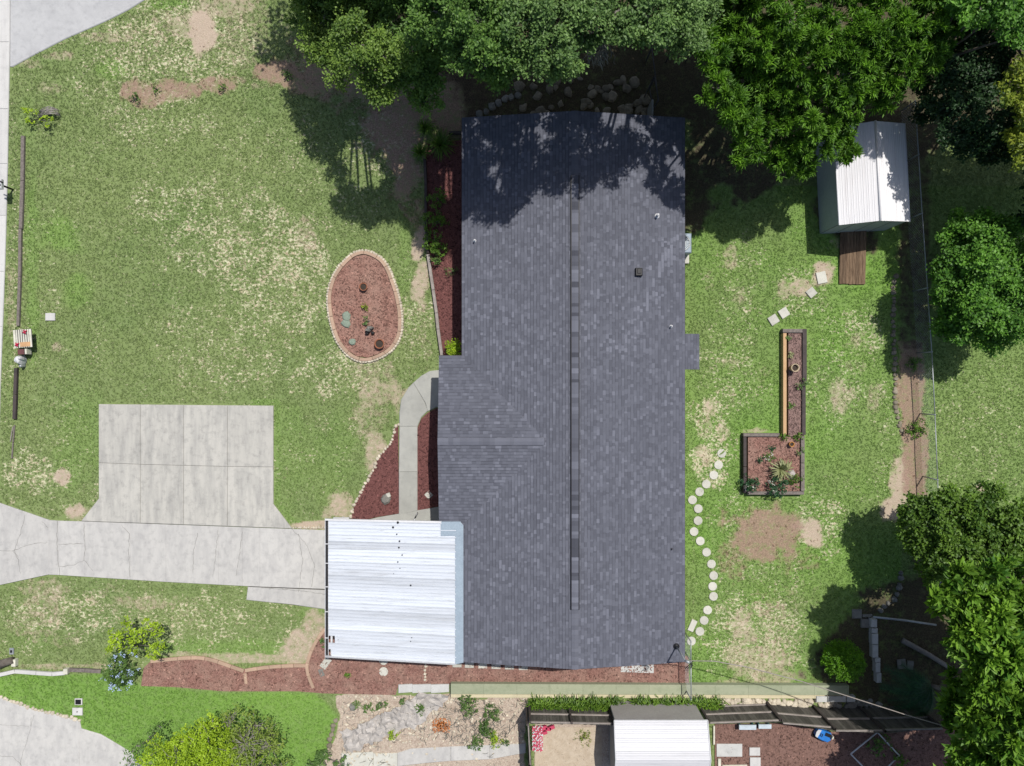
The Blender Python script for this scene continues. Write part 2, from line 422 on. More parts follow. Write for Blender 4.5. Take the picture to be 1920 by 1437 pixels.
# ------------------------------------------------------------------ ground
def axis(lo, hi, step):
    a = list(np.arange(lo, hi + .01, step))
    out = []
    d = step * 2
    e = lo
    while e > -200: e -= d; out.append(e); d *= 1.6
    left = out[::-1]; out = []; d = step * 2; e = a[-1]
    while e < 200: e += d; out.append(e); d *= 1.6
    return np.array(left + a + out)
gx = axis(-25.0, 25.0, .1); gy = axis(-19.0, 19.0, .1)
GX, GY = np.meshgrid(gx, gy)
PX = GX / S + 960; PY = 718.5 - GY / S
n1 = fbm(PX, PY, 60, 11); n2 = fbm(PX, PY, 18, 21); n3 = fbm(PX, PY, 160, 31)
shp = PX.shape
dry = np.zeros(shp); bare = np.zeros(shp); lush = np.zeros(shp); litter = np.zeros(shp); dark = np.zeros(shp); pale = np.zeros(shp)
def add(a, b): return np.maximum(a, b)
# front lawn: straw flecks
front = (PX < 880) & (PY < 1260)
dry = np.where(front, .30 + .42 * (n1 - .5), np.where((PX < 1700) & (PY < 1320), .12, .02) + .7 * (n1 - .55))
for c in [(350, 400, 130, 90, .62), (470, 480, 150, 120, .75), (540, 560, 120, 110, .7), (400, 620, 120, 60, .55), (560, 480, 60, 80, .85), (430, 690, 130, 50, .6),
          (330, 80, 200, 100, .75), (250, 160, 120, 80, .6), (520, 300, 120, 100, .45), (640, 700, 100, 60, .7), (300, 220, 130, 60, .6), (60, 890, 80, 50, .8), (100, 700, 60, 60, .35),
          (120, 1150, 150, 60, .7), (350, 1160, 180, 55, .65), (560, 1200, 60, 50, .6), (680, 330, 100, 80, .45), (780, 600, 40, 90, .7), (90, 560, 30, 50, .5), (30, 500, 18, 200, .55),
          (1330, 860, 45, 60, .95), (1330, 770, 50, 50, .8), (1390, 720, 60, 60, .6), (1340, 660, 50, 50, .5), (1400, 480, 60, 40, .5), (1590, 720, 60, 90, .6), (1620, 620, 50, 60, .7), (1660, 760, 40, 80, .5), (1400, 960, 80, 60, .5), (1560, 930, 80, 40, .4), (1350, 830, 40, 90, .6), (1380, 560, 60, 140, .5), (1560, 700, 80, 120, .45), (1420, 1190, 110, 90, .8), (1540, 990, 60, 60, .7), (1430, 1080, 110, 80, .5), (1500, 560, 60, 60, .6),
          (1840, 820, 120, 160, .4), (1670, 900, 60, 60, .5)]:
    dry = add(dry, blob(PX, PY, *c[:4], s=c[4]))
for c in [(375, 60, 28, 42, .95), (345, 45, 40, 30, .6), (425, 10, 60, 30, .6), (95, 165, 40, 14, .5), (200, 70, 60, 12, .55), (110, 105, 50, 12, .55), (60, 120, 30, 12, .5),
          (787, 455, 15, 40, .85), (790, 530, 18, 60, .75), (640, 640, 0.1, .1, 0), (573, 440, 22, 40, .5), (730, 735, 55, 42, .62), (690, 775, 45, 30, .45), (705, 850, 22, 50, .7), (680, 800, 25, 60, .5),
          (640, 950, 36, 30, .75), (600, 985, 60, 9, .9), (525, 885, 25, 20, .35), (140, 962, 28, 18, .9), (118, 895, 22, 18, .85), (95, 165, 18, 14, .4), (105, 650, 14, 12, .6), (100, 760, 12, 12, .4), (84, 1105, 60, 25, .55), (200, 1120, 60, 30, .42), (60, 1180, 60, 40, .45), (340, 1140, 60, 30, .4), (120, 1200, 60, 20, .42), (300, 60, 110, 60, .4), (470, 40, 60, 60, .45), (480, 150, 60, 30, .4),
          (80, 1150, 50, 40, .5), (270, 1130, 70, 18, .55), (560, 1215, 40, 35, .75), (590, 1165, 25, 40, .7), (480, 1235, 100, 12, .7), (350, 1228, 90, 7, .6), (130, 1250, 130, 8, .6), (700, 700, 60, 30, .5),
          (800, 640, 18, 60, .4), (1527, 1000, 22, 30, .9), (1505, 985, 18, 15, .7), (1545, 510, 30, 28, .9), (1500, 540, 22, 24, .75), (1470, 545, 15, 30, .6), (1430, 535, 16, 12, .4),
          (1415, 1240, 80, 45, .62), (1380, 1290, 70, 22, .55), (1460, 1200, 50, 60, .45), (1500, 1120, 50, 60, .35), (1340, 1000, 20, 60, .3), (1450, 1270, 70, 20, .6), (1395, 1180, 35, 40, .65), (1330, 940, 10, 40, .2), (1300, 1100, 6, 160, .35), (1575, 745, 26, 40, .6), (1640, 740, 22, 40, .52), (1318, 850, 16, 30, .6), (1335, 760, 18, 20, .6), (1375, 680, 22, 16, .5), (1430, 700, 20, 20, .42), (1385, 560, 20, 24, .5), (1610, 640, 30, 24, .5), (1325, 790, 12, 40, .5), (1690, 900, 24, 50, .85), (1672, 950, 30, 30, .9), (1700, 830, 18, 60, .5),
          (1840, 915, 16, 10, .9), (1440, 1150, 60, 25, .5), (1372, 480, 16, 30, .55), (1330, 520, 10, 30, .4), (1610, 690, 30, 30, .4), (1355, 810, 14, 26, .6), (1370, 740, 10, 24, .45), (1415, 808, 40, 6, .7),
          (1590, 455, 40, 16, .6), (520, 55, 30, 60, .3), (460, 90, 60, 50, .45), (20, 560, 10, 90, .5)]:
    bare = add(bare, blob(PX, PY, *c[:4], s=c[4]))
for c in [(1430, 1000, 85, 60, .95), (1375, 1040, 40, 60, .62), (1490, 1050, 50, 50, .5), (1440, 1130, 60, 40, .4), (258, 172, 42, 30, .95), (330, 168, 45, 22, .9), (412, 158, 40, 20, .85), (300, 180, 60, 18, .8), (520, 135, 55, 32, .95), (600, 150, 70, 30, .9), (1450, 1220, 60, 20, .4)]:
    litter = add(litter, blob(PX, PY, *c[:4], s=c[4]))
litter = add(litter, .88 * pmask(PX, PY, [(560, 90), (700, 60), (900, 40), (900, 260), (800, 275), (800, 430), (775, 430), (735, 360), (690, 270), (650, 205), (600, 190), (550, 150)], 80, 60))
bare = add(bare, .5 * pmask(PX, PY, [(640, 190), (740, 170), (800, 240), (798, 400), (760, 420), (700, 300)], 60, 50))
dry = add(dry, .7 * blob(PX, PY, 730, 260, 70, 90))
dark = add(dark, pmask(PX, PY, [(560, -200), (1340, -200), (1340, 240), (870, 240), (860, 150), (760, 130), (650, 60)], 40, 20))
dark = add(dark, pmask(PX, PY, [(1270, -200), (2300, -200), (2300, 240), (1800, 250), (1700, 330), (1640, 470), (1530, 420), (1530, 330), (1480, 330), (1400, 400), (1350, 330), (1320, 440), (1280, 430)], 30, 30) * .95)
dark = add(dark, pmask(PX, PY, [(1690, 300), (1745, 300), (1750, 560), (1745, 660), (1690, 660), (1682, 600), (1680, 500)], 16, 12) * .8)  # dark tree shade along the fence, put into the ground colour
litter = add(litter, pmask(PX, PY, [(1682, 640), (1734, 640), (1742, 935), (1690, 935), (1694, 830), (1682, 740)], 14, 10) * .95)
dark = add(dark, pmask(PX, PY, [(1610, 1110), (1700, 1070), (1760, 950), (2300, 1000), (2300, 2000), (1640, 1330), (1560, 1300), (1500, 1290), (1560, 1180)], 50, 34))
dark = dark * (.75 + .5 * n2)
for c in [(115, 440, 45, 40, .6), (140, 545, 30, 30, .55), (60, 500, 14, 200, .45), (150, 820, 60, 90, .35), (540, 850, 40, 120, .3), (620, 860, 60, 80, .3), (50, 240, 20, 60, .2), (320, 400, 80, 60, .12), (400, 1220, 160, 22, .5), (210, 130, 30, 20, .5), (320, 10, 40, 12, .7), (600, 1150, 40, 20, .4), (60, 1200, 60, 30, .25), (760, 480, 15, 90, .35)]:
    lush = add(lush, blob(PX, PY, *c[:4], s=c[4]))
lush = add(lush, 1.0 * pmask(PX, PY, [(-400, 1262), (190, 1264), (300, 1290), (420, 1298), (590, 1300), (636, 1340), (620, 1420), (590, 1600), (-400, 1600)], 8, 5))
dry = np.where(lush > .8, 0, dry)
lush = add(lush, np.where((PX > 1283) & (PX < 1690) & (PY > 350) & (PY < 1310), .72 + 1.0 * (n3 - .5) + .5 * (n1 - .5), 0))
lush = add(lush, np.where((PX >= 1690) & (PY > 350) & (PY < 1100), .38, 0))
rub = pmask(PX, PY, RUBBLE, 8, 10); pale = add(pale, rub); pale = add(pale, pmask(PX, PY, SAND, 6, 3)); litter = add(litter, .5 * rub * n1)
litter = add(litter, blob(PX, PY, 860, 1350, 90, 50, .9)); litter = add(litter, blob(PX, PY, 800, 1400, 60, 30, .8))
hard = np.full(shp, 1e9)
for q in (APRON, PAD, DRIVE, NDRIVE, WALK, PORCH, TRI, RBED, FBED, SBED, HOUSE, NYARD, PLA, WALLCAP, OVAL, RAMP, SHEDB, KERB):
    hard = np.minimum(hard, poly_sd(PX, PY, q))
hardm = hard < 1.8
# edge of hard things: greener
lush = add(lush, np.where((hard > 0) & (hard < 14) & (PY > 700) & (PY < 1000) & (PX < 620) & (PX > 470), .45, 0))
ny, nx = shp
verts = np.zeros((ny * nx, 3)); verts[:, 0] = GX.ravel(); verts[:, 1] = GY.ravel()
relief = (fbm(PX, PY, 120, 51) - .5) * .06 + (n2 - .5) * .03
relief = np.where(hard < 10, -.012 + 0 * relief, relief - .01)
verts[:, 2] = relief.ravel()
idx = np.arange(ny * nx).reshape(ny, nx)
quads = np.stack([idx[:-1, :-1], idx[:-1, 1:], idx[1:, 1:], idx[1:, :-1]], -1).reshape(-1, 4)
def grid_mesh(name, verts, quads):
    me = bpy.data.meshes.new(name)
    me.vertices.add(len(verts)); me.vertices.foreach_set('co', verts.ravel())
    me.loops.add(quads.size); me.loops.foreach_set('vertex_index', quads.ravel().astype(np.int32))
    me.polygons.add(len(quads)); k = quads.shape[1]
    me.polygons.foreach_set('loop_start', np.arange(0, quads.size, k, dtype=np.int32))
    me.update(calc_edges=True); return me
gme = grid_mesh('ground', verts, quads)
def cattr(me, name, r, g, b):
    a = me.attributes.new(name, 'FLOAT_COLOR', 'POINT')
    arr = np.ones((r.size, 4), np.float32); arr[:, 0] = r.ravel(); arr[:, 1] = g.ravel(); arr[:, 2] = b.ravel()
    a.data.foreach_set('color', np.clip(arr, 0, 1).ravel())
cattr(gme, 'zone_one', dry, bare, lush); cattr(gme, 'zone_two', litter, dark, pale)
dens = np.where(hardm, 0, 1.0) * np.clip(1.05 - 1.0 * sstep(.4, .75, bare) - sstep(.5, .9, litter) - 1.2 * dark - pale * 1.1, 0, 1)
dens = np.where((np.abs(GX) > 26) | (np.abs(GY) > 20), 0, dens)
a = gme.attributes.new('grass_density', 'FLOAT', 'POINT'); a.data.foreach_set('value', dens.ravel().astype(np.float32))

def lawn_colour(n, l, typ):
    pos = gpos(n)
    z1 = n.new('ShaderNodeSeparateColor'); l.new(attr(n, 'zone_one', typ).outputs['Color'], z1.inputs[0])
    z2 = n.new('ShaderNodeSeparateColor'); l.new(attr(n, 'zone_two', typ).outputs['Color'], z2.inputs[0])
    dry_, bare_, lush_ = z1.outputs; lit_, dark_, pale_ = z2.outputs
    fine = noise(n, l, pos, 16, 4, .7); mid = noise(n, l, pos, 4.5, 4, .65); big = noise(n, l, pos, .55, 4, .6); sp = noise(n, l, scaled(n, l, pos, 1, 1.25), 6.5, 6, .72)
    g = mixc(n, l, mapr(n, l, fine, .25, .75), (.142, .196, .070), (.200, .252, .098))
    g = mixc(n, l, mapr(n, l, big, .35, .65, 0, .5), g, (.142, .212, .070))
    g = mixc(n, l, mapr(n, l, noise(n, l, pos, .16, 3, .6), .4, .62, 0, .55), g, (.200, .252, .096))
    lg = mixc(n, l, mapr(n, l, fine, .25, .75), (.108, .212, .038), (.178, .300, .062))
    lg = mixc(n, l, mapr(n, l, big, .35, .65, 0, .4), lg, (.158, .270, .070))
    lg = mixc(n, l, mapr(n, l, noise(n, l, pos, .22, 3, .6), .4, .62, 0, .5), lg, (.182, .315, .066))
    lf = math_(n, l, 'ADD', lush_, math_(n, l, 'MULTIPLY', math_(n, l, 'SUBTRACT', mid, .5), .7))
    g = mixc(n, l, mapr(n, l, lf, 0.05, .95), g, lg)
    g = mixc(n, l, mapr(n, l, mid, .45, .72, 0, .3), g, (.24, .27, .15))
    # straw flecks, gathered in clusters
    cl = math_(n, l, 'MULTIPLY', math_(n, l, 'SUBTRACT', noise(n, l, pos, 1.3, 5, .68), .5), .42)
    th = math_(n, l, 'ADD', math_(n, l, 'ADD', sp, math_(n, l, 'MULTIPLY', cl, mapr(n, l, dry_, 0, .4))), math_(n, l, 'MULTIPLY', dry_, .22))
    g = mixc(n, l, mapr(n, l, th, .66, .76, 0, .9), g, mixc(n, l, mapr(n, l, mid, .4, .62), (.58, .57, .40), (.52, .43, .32)))
    # worn soil
    wear = noise(n, l, pos, 3.2, 7, .74)
    bf = math_(n, l, 'ADD', bare_, math_(n, l, 'MULTIPLY', math_(n, l, 'SUBTRACT', wear, .5), 1.5))
    soil = mixc(n, l, mapr(n, l, fine, .3, .7), (.48, .39, .31), (.37, .28, .22))
    g = mixc(n, l, mapr(n, l, bf, .38, .85, 0, .92), g, soil)
    lt = mixc(n, l, mapr(n, l, fine, .36, .66), (.35, .235, .18), (.19, .125, .10))
    lt = mixc(n, l, mapr(n, l, sp, .6, .68, 0, .6), lt, (.36, .30, .24))
    ltf = math_(n, l, 'ADD', lit_, math_(n, l, 'MULTIPLY', math_(n, l, 'SUBTRACT', wear, .5), 1.9))
    g = mixc(n, l, mapr(n, l, ltf, .4, .95, 0, .9), g, lt)
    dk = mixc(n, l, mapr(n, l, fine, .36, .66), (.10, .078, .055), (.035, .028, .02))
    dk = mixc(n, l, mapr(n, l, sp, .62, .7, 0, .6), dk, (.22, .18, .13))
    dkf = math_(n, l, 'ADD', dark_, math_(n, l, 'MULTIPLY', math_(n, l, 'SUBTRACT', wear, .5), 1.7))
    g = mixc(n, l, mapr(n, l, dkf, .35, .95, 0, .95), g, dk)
    pl = mixc(n, l, mapr(n, l, fine, .36, .66), (.50, .42, .34), (.30, .24, .19))
    pl = mixc(n, l, mapr(n, l, mid, .5, .68, 0, .7), pl, (.26, .19, .15))
    g = mixc(n, l, mapr(n, l, math_(n, l, 'SUBTRACT', pale_, math_(n, l, 'MULTIPLY', lit_, .5)), .3, .6, 0, 1), g, pl)
    return g, fine
m, n, l, bs = nt('lawn_and_soil')
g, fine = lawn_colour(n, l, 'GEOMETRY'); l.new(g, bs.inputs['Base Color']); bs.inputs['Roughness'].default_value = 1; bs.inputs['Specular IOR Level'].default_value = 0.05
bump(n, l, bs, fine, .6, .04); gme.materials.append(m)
gm, n, l, bs = nt('grass_blades')
g, fine = lawn_colour(n, l, 'INSTANCER')
g = mixc(n, l, 1.0, g, mapr_rgb(n, l, n.new('ShaderNodeObjectInfo').outputs['Random'], 1.15, 1.4), 'MULTIPLY')
l.new(g, bs.inputs['Base Color']); bs.inputs['Roughness'].default_value = .7; bs.inputs['Specular IOR Level'].default_value = 0.15
tr = n.new('ShaderNodeBsdfTranslucent'); l.new(g, tr.inputs[0]); mx = n.new('ShaderNodeMixShader'); mx.inputs[0].default_value = .4
l.new(bs.outputs[0], mx.inputs[1]); l.new(tr.outputs[0], mx.inputs[2]); l.new(mx.outputs[0], n['Material Output'].inputs[0])
gme.polygons.foreach_set('use_smooth', [True] * len(gme.polygons))
ground = link_mesh('ground', gme); tag(ground, 'patchy lawn and bare soil around the house', kind='structure')

def tuft_mesh(seed, nb=7):
    r = random.Random(seed); b = MB()
    for i in range(nb):
        a = r.uniform(0, 6.28); d = r.uniform(0, .05); x, y = math.cos(a) * d, math.sin(a) * d
        a2 = r.uniform(0, 6.28); h = r.uniform(.018, .042); ln = r.uniform(.025, .06); w = r.uniform(.006, .011)
        ux, uy = math.cos(a2), math.sin(a2)
        q = [(x - uy * w, y + ux * w, 0), (x + uy * w, y - ux * w, 0), (x + ux * ln * .5 + uy * w * .8, y + uy * ln * .5 - ux * w * .8, h * .75), (x + ux * ln, y + uy * ln, h), (x + ux * ln * .5 - uy * w * .8, y + uy * ln * .5 + ux * w * .8, h * .75)]
        b.face(q)
    me = bpy.data.meshes.new('grass_tuft'); me.from_pydata(b.v, [], b.f); me.materials.append(gm); me.update(); return me
# grass: geometry nodes scatter over the ground (nobody could count it)
tuft_objs = []
ng = bpy.data.node_groups.new('grass_scatter', 'GeometryNodeTree')
ng.interface.new_socket('Geometry', in_out='INPUT', socket_type='NodeSocketGeometry'); ng.interface.new_socket('Geometry', in_out='OUTPUT', socket_type='NodeSocketGeometry')
N = ng.nodes; K = ng.links
gi = N.new('NodeGroupInput'); go = N.new('NodeGroupOutput')
dp = N.new('GeometryNodeDistributePointsOnFaces'); dp.distribute_method = 'RANDOM'; dp.inputs['Seed'].default_value = 4
na = N.new('GeometryNodeInputNamedAttribute'); na.data_type = 'FLOAT'; na.inputs['Name'].default_value = 'grass_density'
mm = N.new('ShaderNodeMath'); mm.operation = 'MULTIPLY'; mm.inputs[1].default_value = 120
K.new(na.outputs[0], mm.inputs[0]); K.new(mm.outputs[0], dp.inputs['Density']); K.new(gi.outputs[0], dp.inputs['Mesh'])
ip = N.new('GeometryNodeInstanceOnPoints'); K.new(dp.outputs['Points'], ip.inputs['Points'])
jg = N.new('GeometryNodeGeometryToInstance')
tcol = bpy.data.collections.new('grass_tufts')
for i in range(4):
    o = bpy.data.objects.new('grass_tuft', tuft_mesh(i)); tcol.objects.link(o)
ci = N.new('GeometryNodeCollectionInfo'); ci.inputs['Collection'].default_value = tcol; ci.inputs['Separate Children'].default_value = True
K.new(ci.outputs[0], ip.inputs['Instance']); ip.inputs['Pick Instance'].default_value = True
rv = N.new('FunctionNodeRandomValue'); rv.data_type = 'FLOAT_VECTOR'; rv.inputs[0].default_value = (-.25, -.25, 0); rv.inputs[1].default_value = (.25, .25, 6.28)
K.new(rv.outputs[0], ip.inputs['Rotation'])
rs = N.new('FunctionNodeRandomValue'); rs.data_type = 'FLOAT'; rs.inputs[2].default_value = .6; rs.inputs[3].default_value = 1.3
K.new(rs.outputs[1], ip.inputs['Scale'])
K.new(ip.outputs[0], go.inputs[0])
grass = link_mesh('grass', gme.copy()); grass.data.materials.clear()
md = grass.modifiers.new('scatter', 'NODES'); md.node_group = ng
tag(grass, 'short mown grass growing over the front and back lawns', 'grass', kind='stuff')
jg.id_data.nodes.remove(jg)

# ------------------------------------------------------------------ paving
def outline(pts, z=0.0): return [P(x, y, z) for x, y in pts]
def structure(name, label=None):
    o = thing(name, label, None, (0, 0, 0)); o['kind'] = 'structure'; return o
def slab(parent, pts, m, z1=.05, z0=-.1, name='slab', gap=.028, bevel=.008):
    """one poured slab; shrunk by the joint width"""
    q = [Vector((p.x, p.y)) for p in outline(pts)]
    b = MB(); b.prism(q, z0, z1, .5, max(gap, bevel)); return b.build(name, m, parent)
road = MB(); q = outline([(-60, -1500), (-3000, -1500), (-3000, 3000), (-60, 3000)])
road.prism(q, -.1, .004); o = road.build('road', pm('asphalt', (.06, .06, .062), (.045, .045, .048), scale=2)); o['kind'] = 'structure'
kb = structure('kerb', 'white concrete kerb and gutter along the street')
ks = [-60, -10, 80, 205, 308, 405, 510, 613, 716, 820, 930]
def kx(y): return np.interp(y, [-60, 110, 300, 480, 640, 760, 930], [20, 19, 15.5, 11, 5, 0, -3])
for a_, b_ in zip(ks[:-1], ks[1:]): slab(kb, [(-60, a_), (kx(a_), a_), (kx(b_), b_), (-60, b_)], M['white_concrete'], .06, name='kerb_slab')
for a_, b_ in ((1100, 1190), (1190, 1290)): slab(kb, [(-60, a_), (-3, a_), (-3, b_), (-60, b_)], M['white_concrete'], .06, name='kerb_slab')
slab(kb, [(-60, 945), (-41, 930), (-41, 1100), (-60, 1100)], M['white_concrete'], .04, name='kerb_slab')
ap = structure('concrete_apron', 'grey concrete street apron in the top left corner')
slab(ap, APRON, M['apron'], .03)
pad = structure('parking_pad', 'pale concrete parking pad of eight slabs')
xs = [186, 264, 345, 427, 513]
def joint_base(par, pts, z=.035):
    b = MB(); b.prism(outline(pts), -.08, z); b.build('joint_filler', M['gap'], par)
joint_base(pad, [(187, 759), (512, 762), (512, 945), (546, 990), (156, 976), (187, 935)])
for i in range(4):
    y0a, y0b = 758 + i * .75, 758 + (i + 1) * .75
    ym = [868, 871, 873, 875, 876]
    slab(pad, [(xs[i], y0a), (xs[i + 1], y0b), (xs[i + 1] if i < 3 else 513, ym[i + 1]), (xs[i], ym[i])], M['pad'], .06)
    yb = lambda x: 977 + (x - 153) * 14 / 395
    if i == 0: q = [(186, ym[0]), (264, ym[1]), (264, yb(264)), (153, 977), (186, 935)]
    elif i == 3: q = [(427, ym[3]), (513, ym[4]), (513, 945), (548, 991), (427, yb(427))]
    else: q = [(xs[i], ym[i]), (xs[i + 1], ym[i + 1]), (xs[i + 1], yb(xs[i + 1])), (xs[i], yb(xs[i]))]
    slab(pad, q, M['pad'], .06)
dr = structure('driveway', 'long cracked concrete driveway leading under the carport')
top = lambda x: np.interp(x, [-40, 0, 95, 153, 548, 660], [928, 943, 976, 977.6, 992, 996])
bot = lambda x: np.interp(x, [-40, 0, 95, 312, 465, 660], [1106, 1097, 1077, 1091, 1099, 1106])
joint_base(dr, [(-39, 930), (0, 945), (95, 977.5), (153, 979), (640, 996), (640, 1145), (465, 1124), (466, 1098), (312, 1089), (95, 1075.5), (0, 1095), (-39, 1104)], .03)
dj = [-40, 93, 110, 160, 245, 312, 410, 455, 488, 612, 650]
for a_, b_ in zip(dj[:-1], dj[1:]):
    q = [(a_, top(a_)), (b_, top(b_)), (b_, bot(b_)), (a_, bot(a_))]
    if a_ == -40: q = [(-40, 928), (0, 943), (93, 975), (93, 1077), (0, 1097), (-40, 1106)]
    slab(dr, q, M['drive'], .05, gap=.009, bevel=.008)
slab(dr, [(465, 1100), (640, 1107), (640, 1146), (612, 1143), (548, 1134), (462, 1125)], M['drive'], .045)
cr = MB()
def crack(pts, w=.009, z=.0565, seed=0):
    r = random.Random(seed + int(pts[0][0])); q = [P(x, y) for x, y in pts]; out = []
    for i in range(len(q) - 1):
        k = max(2, int((q[i + 1] - q[i]).length / .12))
        for j in range(k):
            p = q[i].lerp(q[i + 1], j / k); out.append(p + Vector((r.uniform(-.025, .025), r.uniform(-.025, .025), 0)))
    out.append(q[-1])
    for i in range(len(out) - 1):
        d = (out[i + 1] - out[i]).normalized(); nrm = Vector((-d.y, d.x, 0)) * w * r.uniform(.5, 1.1)
        cr.face([(p.x, p.y, z) for p in (out[i] - nrm, out[i + 1] - nrm, out[i + 1] + nrm, out[i] + nrm)])
for c in [[(0, 1032), (25, 1033), (60, 1020), (90, 1017)], [(48, 965), (40, 1000), (28, 1032), (36, 1050), (40, 1075)], [(25, 1033), (36, 1045)], [(109, 976), (108, 1010), (109, 1035), (113, 1078)],
          [(158, 982), (161, 1030), (159, 1050), (175, 1070)], [(113, 1062), (140, 1059), (159, 1050)], [(110, 1020), (158, 1019)], [(228, 984), (243, 1000), (242, 1040), (245, 1082)],
          [(372, 1000), (364, 1030), (363, 1075)], [(410, 995), (405, 1040), (400, 1080)], [(455, 997), (450, 1040), (443, 1080)], [(80, 978), (92, 990)], [(548, 992), (575, 1020), (590, 1060), (585, 1100)], [(490, 1102), (550, 1106), (611, 1114)],
          [(560, 1000), (568, 1050), (560, 1110)]]:
    crack(c)
cr.build('crack', M['crack'], dr, kind='stuff')
wk = structure('walkway', 'curved concrete walkway to the front door')
slab(wk, [(840, 694), (824, 694), (806, 696), (790, 705), (775, 718), (798, 757), (802, 772), (818, 764), (840, 762)], M['walk'], .06)
slab(wk, [(775, 718), (766, 727), (752, 750), (749, 775), (749, 800), (783, 800), (790, 783), (802, 771), (797, 756)], M['walk'], .06)
slab(wk, [(749, 800), (783, 800), (783, 885), (748, 885)], M['walk'], .06)
slab(wk, [(748, 885), (783, 885), (783, 958), (748, 966)], M['walk'], .06)
slab(wk, PORCH, M['walk'], .055)
nd = structure('neighbour_driveway', 'neighbouring pale driveway in the bottom left corner')
slab(nd, [(-40, 1295), (0, 1308), (25, 1318), (62, 1330), (110, 1341), (150, 1352), (150, 1480), (-40, 1480)], M['drive'], .04)
slab(nd, [(150, 1352), (153, 1366), (190, 1377), (222, 1396), (245, 1410), (300, 1480), (150, 1480)], M['drive'], .04)
cr = MB(); crack([(60, 1345), (58, 1370), (45, 1410), (38, 1437)], .008, .046); crack([(0, 1417), (25, 1418), (42, 1436)], .008, .046); crack([(0, 1358), (55, 1362)], .006, .046); crack([(66, 1340), (58, 1362)], .006, .046)
cr.build('crack', M['crack'], nd, kind='stuff')
bp = structure('garden_path', 'pale concrete path through the rubble at the bottom edge')
for q in ([(745, 1412), (770, 1404), (845, 1400), (845, 1427), (800, 1431), (745, 1437)], [(845, 1400), (918, 1397), (918, 1424), (845, 1427)], [(918, 1397), (986, 1394), (986, 1412), (918, 1424)], [(700, 1413), (745, 1412), (745, 1480), (700, 1480)], [(640, 1412), (700, 1410), (700, 1480), (640, 1480)]):
    slab(bp, q, M['drive'] if q[0][0] > 710 else M['paver'], .03)

# ------------------------------------------------------------------ mulch beds
def tri_fill(pts):
    from mathutils.geometry import tessellate_polygon
    return tessellate_polygon([[Vector((p.x, p.y, 0)) for p in pts]])
def mulch(pts, m, label, name='mulch', z=.035, chips=70, seed=1, size=(.03, .09), chip_m=None, hole=None, tones=(0, 1)):
    q = outline(pts); b = MB()
    for t in tri_fill(q):
        p = [q[i] for i in t]
        if (p[1] - p[0]).cross(p[2] - p[0]).z < 0: p = p[::-1]
        b.face([(v.x, v.y, z) for v in p], .5)
    for i in range(len(q)):
        a_, b_ = q[i], q[(i + 1) % len(q)]
        b.face([(a_.x, a_.y, -.02), (b_.x, b_.y, -.02), (b_.x, b_.y, z), (a_.x, a_.y, z)], .4)
    X0, X1 = min(p.x for p in q), max(p.x for p in q); Y0, Y1 = min(p.y for p in q), max(p.y for p in q)
    rs_ = np.random.RandomState(seed); nC = int((X1 - X0) * (Y1 - Y0) * chips)
    xs_ = rs_.uniform(X0, X1, nC); ys_ = rs_.uniform(Y0, Y1, nC)
    sd = poly_sd(xs_, ys_, [(p.x, p.y) for p in q])
    for x, y in zip(xs_[sd < -.03], ys_[sd < -.03]):
        a_ = rs_.uniform(0, 6.28); ln = rs_.uniform(*size) / 2 * 1.2; w = ln * rs_.uniform(.25, .6); ti = rs_.uniform(-.02, .02); zz = z + rs_.uniform(.008, .03)
        c_, s_ = math.cos(a_), math.sin(a_)
        b.face([(x - c_ * ln - s_ * w, y - s_ * ln + c_ * w, zz - ti), (x - c_ * ln + s_ * w, y - s_ * ln - c_ * w, zz + ti * .5), (x + c_ * ln + s_ * w, y + s_ * ln - c_ * w, zz + ti), (x + c_ * ln - s_ * w, y + s_ * ln + c_ * w, zz - ti * .5)], rs_.uniform(*tones) ** 1.3)
    o = b.build(name, m); return tag(o, label, 'mulch', kind='stuff')
mulch(TRI, M['mulch_red'], 'dark red mulch in the triangular bed left of the walkway', chips=160)
mulch(RBED, M['mulch_red'], 'dark red mulch between the walkway and the front wall', chips=160, seed=2)
mulch(FBED, M['mulch_red'], 'red mulch in the long bed along the upper front wall', chips=160, seed=3)
mulch(SBED, M['mulch_rose'], 'faded red mulch strip below the carport and house', chips=110, seed=4)
mulch([(x * .93 + 684 * .07, y * .93 + 575 * .07) for x, y in OVAL], M['mulch_dusty'], 'faded red mulch inside the oval flower bed', chips=150, seed=5, z=.06)
mulch([(1340, 1358), (1465, 1356), (1560, 1372), (1760, 1366), (1790, 1366), (1790, 1490), (1340, 1490)], M['mulch_brown'], 'brown mulch covering the neighbouring yard', chips=90, seed=6)

# ------------------------------------------------------------------ house
EZ, RZ, SL = 2.5, 3.3, .165
WX, EX, NY, SY = -2.177, 7.505, 11.52, -12.12
RX = (WX + EX) / 2
XW, YN, YS = -3.17, 1.19, -6.17; YC = (YN + YS) / 2; HW = (YN - YS) / 2
house = thing('house', 'long single storey house with dark grey shingle gable roof', 'house', (RX, -.3, 0))
rd = MB()
def zmain(x): return EZ + SL * min(x - WX, EX - x)
# decks just under the shingles
T = .05
def bowN(x): return NY + .0 * x
rd.face([(WX, SY, EZ - .01), (RX, SY, zmain(RX) - .01), (RX, NY, zmain(RX) - .01), (WX, NY, EZ - .01)])
rd.face([(EX, NY, EZ - .01), (RX, NY, zmain(RX) - .01), (RX, SY, zmain(RX) - .01), (EX, SY, EZ - .01)])
rd.face([(XW, YC, EZ + SL * HW - .004), (XW, YS, EZ - .004), (WX, YS, EZ - .004), (WX + HW, YC, EZ + SL * HW - .004)])
rd.face([(XW, YC, EZ + SL * HW - .004), (WX + HW, YC, EZ + SL * HW - .004), (WX, YN, EZ - .004), (XW, YN, EZ - .004)])
roof = rd.build('roof', M['shingle'], house)
